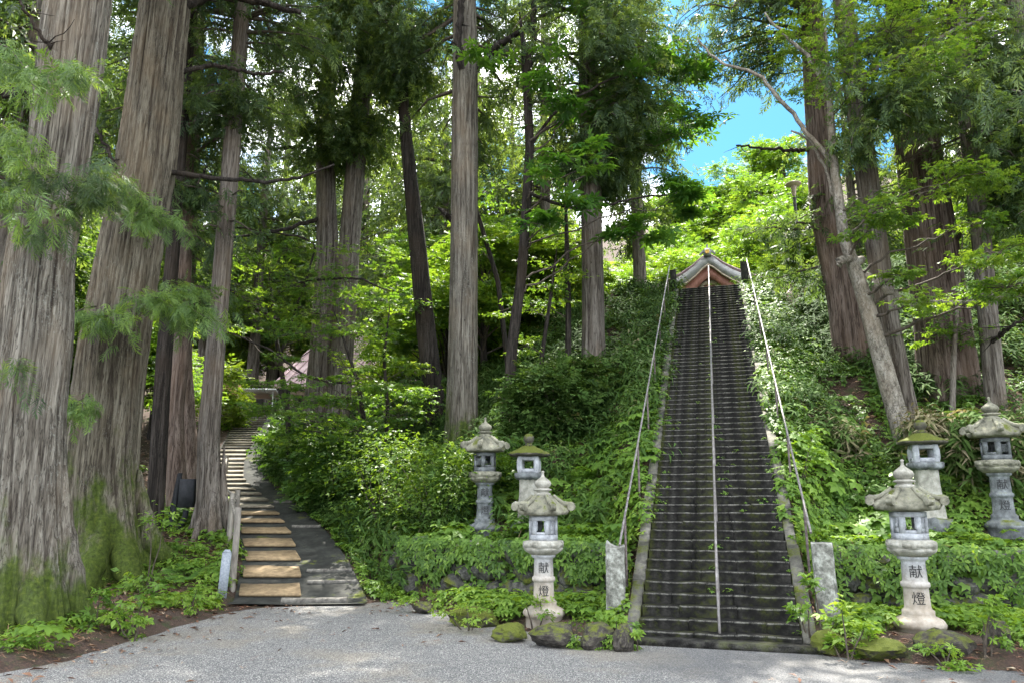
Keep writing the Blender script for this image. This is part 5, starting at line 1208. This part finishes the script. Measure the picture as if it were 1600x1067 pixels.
def broad_tpl(seed):
    r = np.random.default_rng(seed); t = Tpl()
    for i in range(4):
        an = i * 1.57 + r.uniform(-.5, .5); c = np.array((math.cos(an) * r.uniform(.2, .6), math.sin(an) * r.uniform(.2, .6), r.uniform(.5, 1.0)))
        for k in range(5): a2 = an + (k - 2) * R(52); t.kite(c, (math.cos(a2), math.sin(a2), -.15), .5 - .06 * abs(k - 2), .30, .12, mid=.6, a=r.uniform(-.2, .3), sag=.15)
        t.kite((0, 0, 0), c, np.linalg.norm(c), .03, 0, up=(.3, .2, .1), a=-.5)
    return t.get()
scatter_plants('broad_leaved_herbs', ('larger palmate leaved herbs rising above the ground cover beside the stairs', 'herbs'), [broad_tpl(i) for i in range(4)], M['herb'], 9000, d_broad, lambda x, y: .34 + .12 * fbm(x, y, 68), lambda x, y: .55 + .3 * (fbm(x, y, 69) - .5), 21)
def d_fern(x, y):
    ok, bank, left, s, t = place_mask(x, y); return ok * (bank * (s > wall_s(t) + .3) * sstep(.48, .62, fbm(x * .5, y * .5, 61)) * .55 + left * sstep(.55, .7, fbm(x * .6, y * .6, 62)) * .25)
scatter_plants('fern_undergrowth', ('small ferns growing among the herbs on the bank', 'ferns'), FERN, M['fern'], 1500, d_fern, lambda x, y: .38 + .2 * fbm(x, y, 63), lambda x, y: .35 + .3 * fbm(x * .7, y * .7, 64), 12)
def d_stick(x, y):
    ok, bank, left, s, t = place_mask(x, y); return ok * (bank * (s > wall_s(t)) * .8 + left * .9)
def stick_tpl(seed):
    r = np.random.default_rng(seed); t = Tpl()
    t.kite((-.5, 0, .03), (1, r.normal() * .1, .06), 1, .022, .3); t.kite((0, 0, .05), (.6, .5, .25), .4, .014, .3); t.kite((-.2, 0, .04), (.6, -.6, .2), .3, .012, .3); return t.get()
scatter_plants('fallen_twigs', ('dead grey brown sticks lying in the undergrowth', 'twigs'), [stick_tpl(i) for i in range(3)], M['litter'], 4200, d_stick, lambda x, y: .7 + 0 * x, lambda x, y: .6 + 0 * x, 14, tiltn=.5, dz=.03)
# trailing leaves over the stone walls
def d_wall(x, y):
    ok, bank, left, s, t = place_mask(x, y); w = wall_s(t)
    return ok * bank * (np.abs(s - w) < .45) * sstep(.40, .55, fbm(x * 1.1, y * 1.1, 81)) 
def scatter_wall():
    rng = np.random.default_rng(9); n = 4200; t = np.concatenate((rng.uniform(-7.2, -1.7, n // 2), rng.uniform(1.75, 9.5, n // 2))); z = rng.uniform(.2, 1.25, n)
    s = wall_s(t) - .22 + (z - .2) * .12 - rng.uniform(0, .12, n); x, y = unframe(s, t); ok = fbm(t * 1.3, z * 1.6, 83) + (z - .6) * .34 > .56 - .13 * (t > 0); x, y, z = x[ok], y[ok], z[ok]; k = len(x)
    U = np.stack((-US + rng.normal(size=k) * .4, -UC + rng.normal(size=k) * .4, .7 + rng.normal(size=k) * .3), -1); D = np.stack((rng.normal(size=k) * .8, rng.normal(size=k) * .3 - .5, -.9 + rng.normal(size=k) * .5), -1)
    mb = MB(); scatter(mb, LEAF3, np.stack((x, y, z), -1), frames(D, U), .13 * rng.uniform(.6, 1.4, k), np.clip(.5 + rng.normal(size=k) * .2, 0, 1), 0, .2, rng)
    tag(mb.build('trailing_leaves', M['herb']), 'leafy creepers trailing over the stone retaining walls', 'creeper', kind='stuff')
scatter_wall()
def scatter_steps():
    rng = np.random.default_rng(44); n = 420; k = rng.integers(0, 62, n); t = np.where(rng.uniform(size=n) < .6, np.sign(rng.normal(size=n)) * (1.1 - np.abs(rng.normal(size=n)) * .10), np.where(rng.uniform(size=n) < .6, .06 + rng.normal(size=n) * .12, rng.uniform(-1, 1, n)))
    keep = (np.abs(t) < 1.1) & (fbm(k * .35, t * 1.3, 12) > .46); k, t = k[keep], t[keep]; m_ = len(k); x, y = unframe((k + 1) * TREAD - .02, t)
    a = rng.uniform(0, 6.28, m_); D = np.stack((np.cos(a), np.sin(a), 0 * a), -1); U = np.stack((rng.normal(size=m_) * .2, -.4 + rng.normal(size=m_) * .2, np.ones(m_)), -1)
    mb = MB(); scatter(mb, HERB[1], np.stack((x, y, (k + 1) * RISE - .004), -1), frames(D, U), rng.uniform(.04, .13, m_), rng.uniform(.3, .8, m_), 0, .3, rng)
    tag(mb.build('step_seedlings', M['herb']), 'tiny seedlings and weeds sprouting from the stair joints', 'weeds', kind='stuff')
scatter_steps()
# fallen leaves and twigs
def d_lit(x, y):
    ok, bank, left, s, t = place_mask(x, y); nz = fbm(x * .9, y * .9, 55)
    edge = np.exp(-np.abs(x + 5.6) / .5) * (y < 15) * .4 + np.exp(-((s - bed_s(t)) / .35) ** 2) * .4 * (y > 9)
    edge = edge + .75 * np.exp(-(np.hypot(x + 2.0, y - 15.0) / .9) ** 2) + .5 * np.exp(-(np.hypot((x + 4.9) * .6, y - 14.2) / .6) ** 2)
    return np.where(bank | left, .8 * ok, np.clip(edge, 0, 1) + .05 * (y > 7) * sstep(.45, .7, fbm(x * .6, y * .6, 99)))
def flat_litter():
    t = Tpl(); t.kite((-.5, 0, .02), (1, .1, .1), 1, .35, .25, sag=.1); return t.get()
def needle_litter():
    t = Tpl(); t.kite((-.5, 0, .05), (1, .25, .05), 1, .06, .1); t.kite((-.2, .05, .05), (.6, -.8, .1), .5, .05); t.kite((0, 0, .05), (.7, .7, .05), .5, .05); return t.get()
scatter_plants('leaf_litter', ('reddish brown fallen cedar twigs and leaves on the forest floor', 'leaf litter'), [flat_litter(), needle_litter(), needle_litter()], M['litter'], 170000, d_lit, lambda x, y: .12 + 0 * x, lambda x, y: .45 + (fbm(x, y, 57) - .5) * .5, 3, tiltn=.3, dz=.028, tsd=.27)

# individual plants --------------------------------------------------------------
FERNM = []
for i, tpl in enumerate(FERN):
    mb = MB(); scatter(mb, tpl, np.zeros((1, 3)), np.eye(3)[None], [1.0], [.55], 0, .3); o = mb.build('fern', M['fern']); FERNM.append(o.data); bpy.data.objects.remove(o)
def fern(px, py, sizepx, label, i=0, dz=0):
    p = hit(px, py); q = bpy.data.objects.new('fern', FERNM[i % 3]); COL.objects.link(q); k = sizepx * pxm(p)
    q.location = (p[0], p[1], p[2] + dz); q.scale = (k, k, k * .9); q.rotation_euler = (-.25, 0, i * 1.7); tag(q, label, 'fern', 'ferns')
for i, a in enumerate([(925, 752, 52, 'large arching fern on the bank between the lanterns and the stairs'), (795, 758, 40, 'pale fern whose fronds show between the dark lantern and the mossy capped lantern'), (290, 905, 50, 'lacy fern in the red litter right of the mossy cedar foot'), (262, 862, 44, 'fern growing below the slim dark reddish trunk'), (250, 815, 30, 'small fern beside the black floodlight frame'),
                       (1415, 760, 34, 'fern behind the front right pale lantern'), (1340, 900, 36, 'fern to the right of the pale speckled post'), (905, 790, 28, 'smaller fern below the large arching fern'), (1550, 905, 44, 'broad fern against the right stone wall'), (640, 905, 34, 'fern at the left end of the stone wall'), (470, 800, 26, 'fern on the bank beside the wet ramp'), (735, 870, 30, 'pale narrow fern hanging over the left stone wall')]):
    fern(*a, i=i)
def shrub(px, py, wpx, hpx, n, label, m, tpls, size, tint, seed, name='shrub', flat=.8, cat='shrub', group='shrubs on the bank'):
    p = hit(px, py); k = pxm(p); rng = np.random.default_rng(seed); o = thing(name, label, cat, p, 0, group); W, Hh = wpx * k / 2, hpx * k
    mb = MB(); cl = leaf_blob(mb, (0, 0, Hh * .55), (W, W * .8, Hh * .5), n, rng, tpls, size, tint, 0, 1, False, .8, shell=1)
    for q in cl[:18]: limb(mb, (rng.normal() * .05, rng.normal() * .05, -.1), q, .018, .005, .04, int(rng.integers(1e5)), 4, 6, .1, 1)
    mb.build('foliage', [m, M['twig']], o)
for a in [(352, 668, 60, 90, 1000, 'sunlit yellow-green bush left of the upper path steps', M['bright'], TWIG, .34, .8, 213), (690, 828, 190, 130, 2600, 'wide leafy green bush left of the dark weathered lantern', M['shrub'], [LEAF3, LEAF], .13, .78, 201), (600, 835, 130, 150, 1900, 'rounded bush at the corner of the bank and the wet ramp', M['shrub'], [LEAF3, LEAF], .12, .68, 202), (530, 800, 130, 110, 1500, 'dark leafy bush on the bank above the sandy steps', M['shrub'], TWIG, .34, .4, 203),
          (740, 800, 120, 90, 1200, 'bush wrapping the foot of the tall straight grey cedar', M['shrub'], [LEAF3], .14, .55, 204), (860, 690, 110, 110, 1500, 'feathery olive bamboo clump right of the mossy capped lantern', M['sasa'], TWIG, .32, .48, 205), (905, 640, 90, 70, 900, 'olive bamboo clump below the dark skirted cedar', M['sasa'], TWIG, .32, .5, 206),
          (640, 690, 130, 90, 1200, 'low dark maple bush under the nearly black leaning trunk', M['maple'], [LEAF3, LEAF5], .14, .4, 207), (470, 740, 110, 80, 1100, 'dark bush beside the ramp below the twin cedar', M['shrub'], TWIG, .34, .35, 208), (1560, 760, 110, 70, 900, 'dry bamboo clump behind the tall latticed lantern', M['sasa'], SASA[:3], .55, .78, 209),
          (1475, 745, 60, 70, 160, 'drooping straw coloured bamboo clump between the right rear lanterns', M['sasa'], SASA, .5, .9, 210), (1320, 720, 60, 50, 140, 'pale dry bamboo tuft on the bank right of the handrail', M['sasa'], SASA, .5, .9, 211), (575, 790, 60, 60, 150, 'pale straw coloured bamboo tuft above the ramp', M['sasa'], SASA, .5, .95, 212)]:
    shrub(*a)
def leafy(px, py, wpx, hpx, n, label, size, tint, seed, m='herb', tp=None):
    shrub(px, py, wpx * .9, hpx * 1.5, n, label, M[m], tp or [LEAF3, LEAF, LEAF5], size * .72, tint, seed, 'leafy_plant', .7, 'plant', 'leafy plants at the gravel edge')
for a in [(205, 990, 90, 80, 130, 'leafy plant at the foot of the massive grey cedar', .17, .6, 301), (225, 930, 80, 80, 150, 'tall leafy plant between the two giant cedars', .17, .65, 302), (150, 985, 60, 40, 70, 'low plant in the crook of the grey cedar roots', .15, .6, 303), (300, 960, 60, 30, 70, 'low pale leaved plant by the gravel left of the marker post', .13, .75, 304), (195, 1000, 80, 26, 80, 'bright low plant at the left gravel edge', .13, .8, 305), (105, 1000, 50, 22, 40, 'small bright plant in the litter below the grey cedar', .12, .7, 306),
          (950, 1012, 70, 36, 140, 'bright seedling clump below the broken topped post', .12, .8, 307), (1320, 1032, 90, 50, 110, 'large leaved bright plant at the right foot of the stairs', .18, .75, 308), (1275, 1000, 60, 60, 60, 'young plant at the foot of the speckled post', .18, .7, 309), (1475, 1045, 100, 20, 130, 'bright creeping plant below the mossy boulder on the right', .12, .85, 310), (1540, 1030, 70, 60, 120, 'fern-like leafy plant at the right gravel edge', .14, .7, 311), (730, 985, 90, 24, 110, 'bright creeping plant over the boulder left of the pale lantern', .12, .8, 312), (1250, 760, 70, 60, 120, 'large leaved plant reaching over the right handrail', .2, .6, 313), (1265, 900, 60, 60, 90, 'bright maple-leaved plant between handrail and speckled post', .2, .75, 314), (905, 1012, 60, 34, 110, 'leafy clump growing between the brown boulder and the dark angular one', .12, .7, 316), (835, 985, 60, 30, 100, 'low leafy plant against the foot of the left pale lantern', .12, .75, 317), (985, 1018, 40, 30, 60, 'small leafy sprig beside the lowest stair kerb', .12, .75, 318), (655, 955, 70, 26, 90, 'small plant at the tip of the left bed by the gravel', .12, .75, 315)]:
    leafy(*a)
#MARK_END
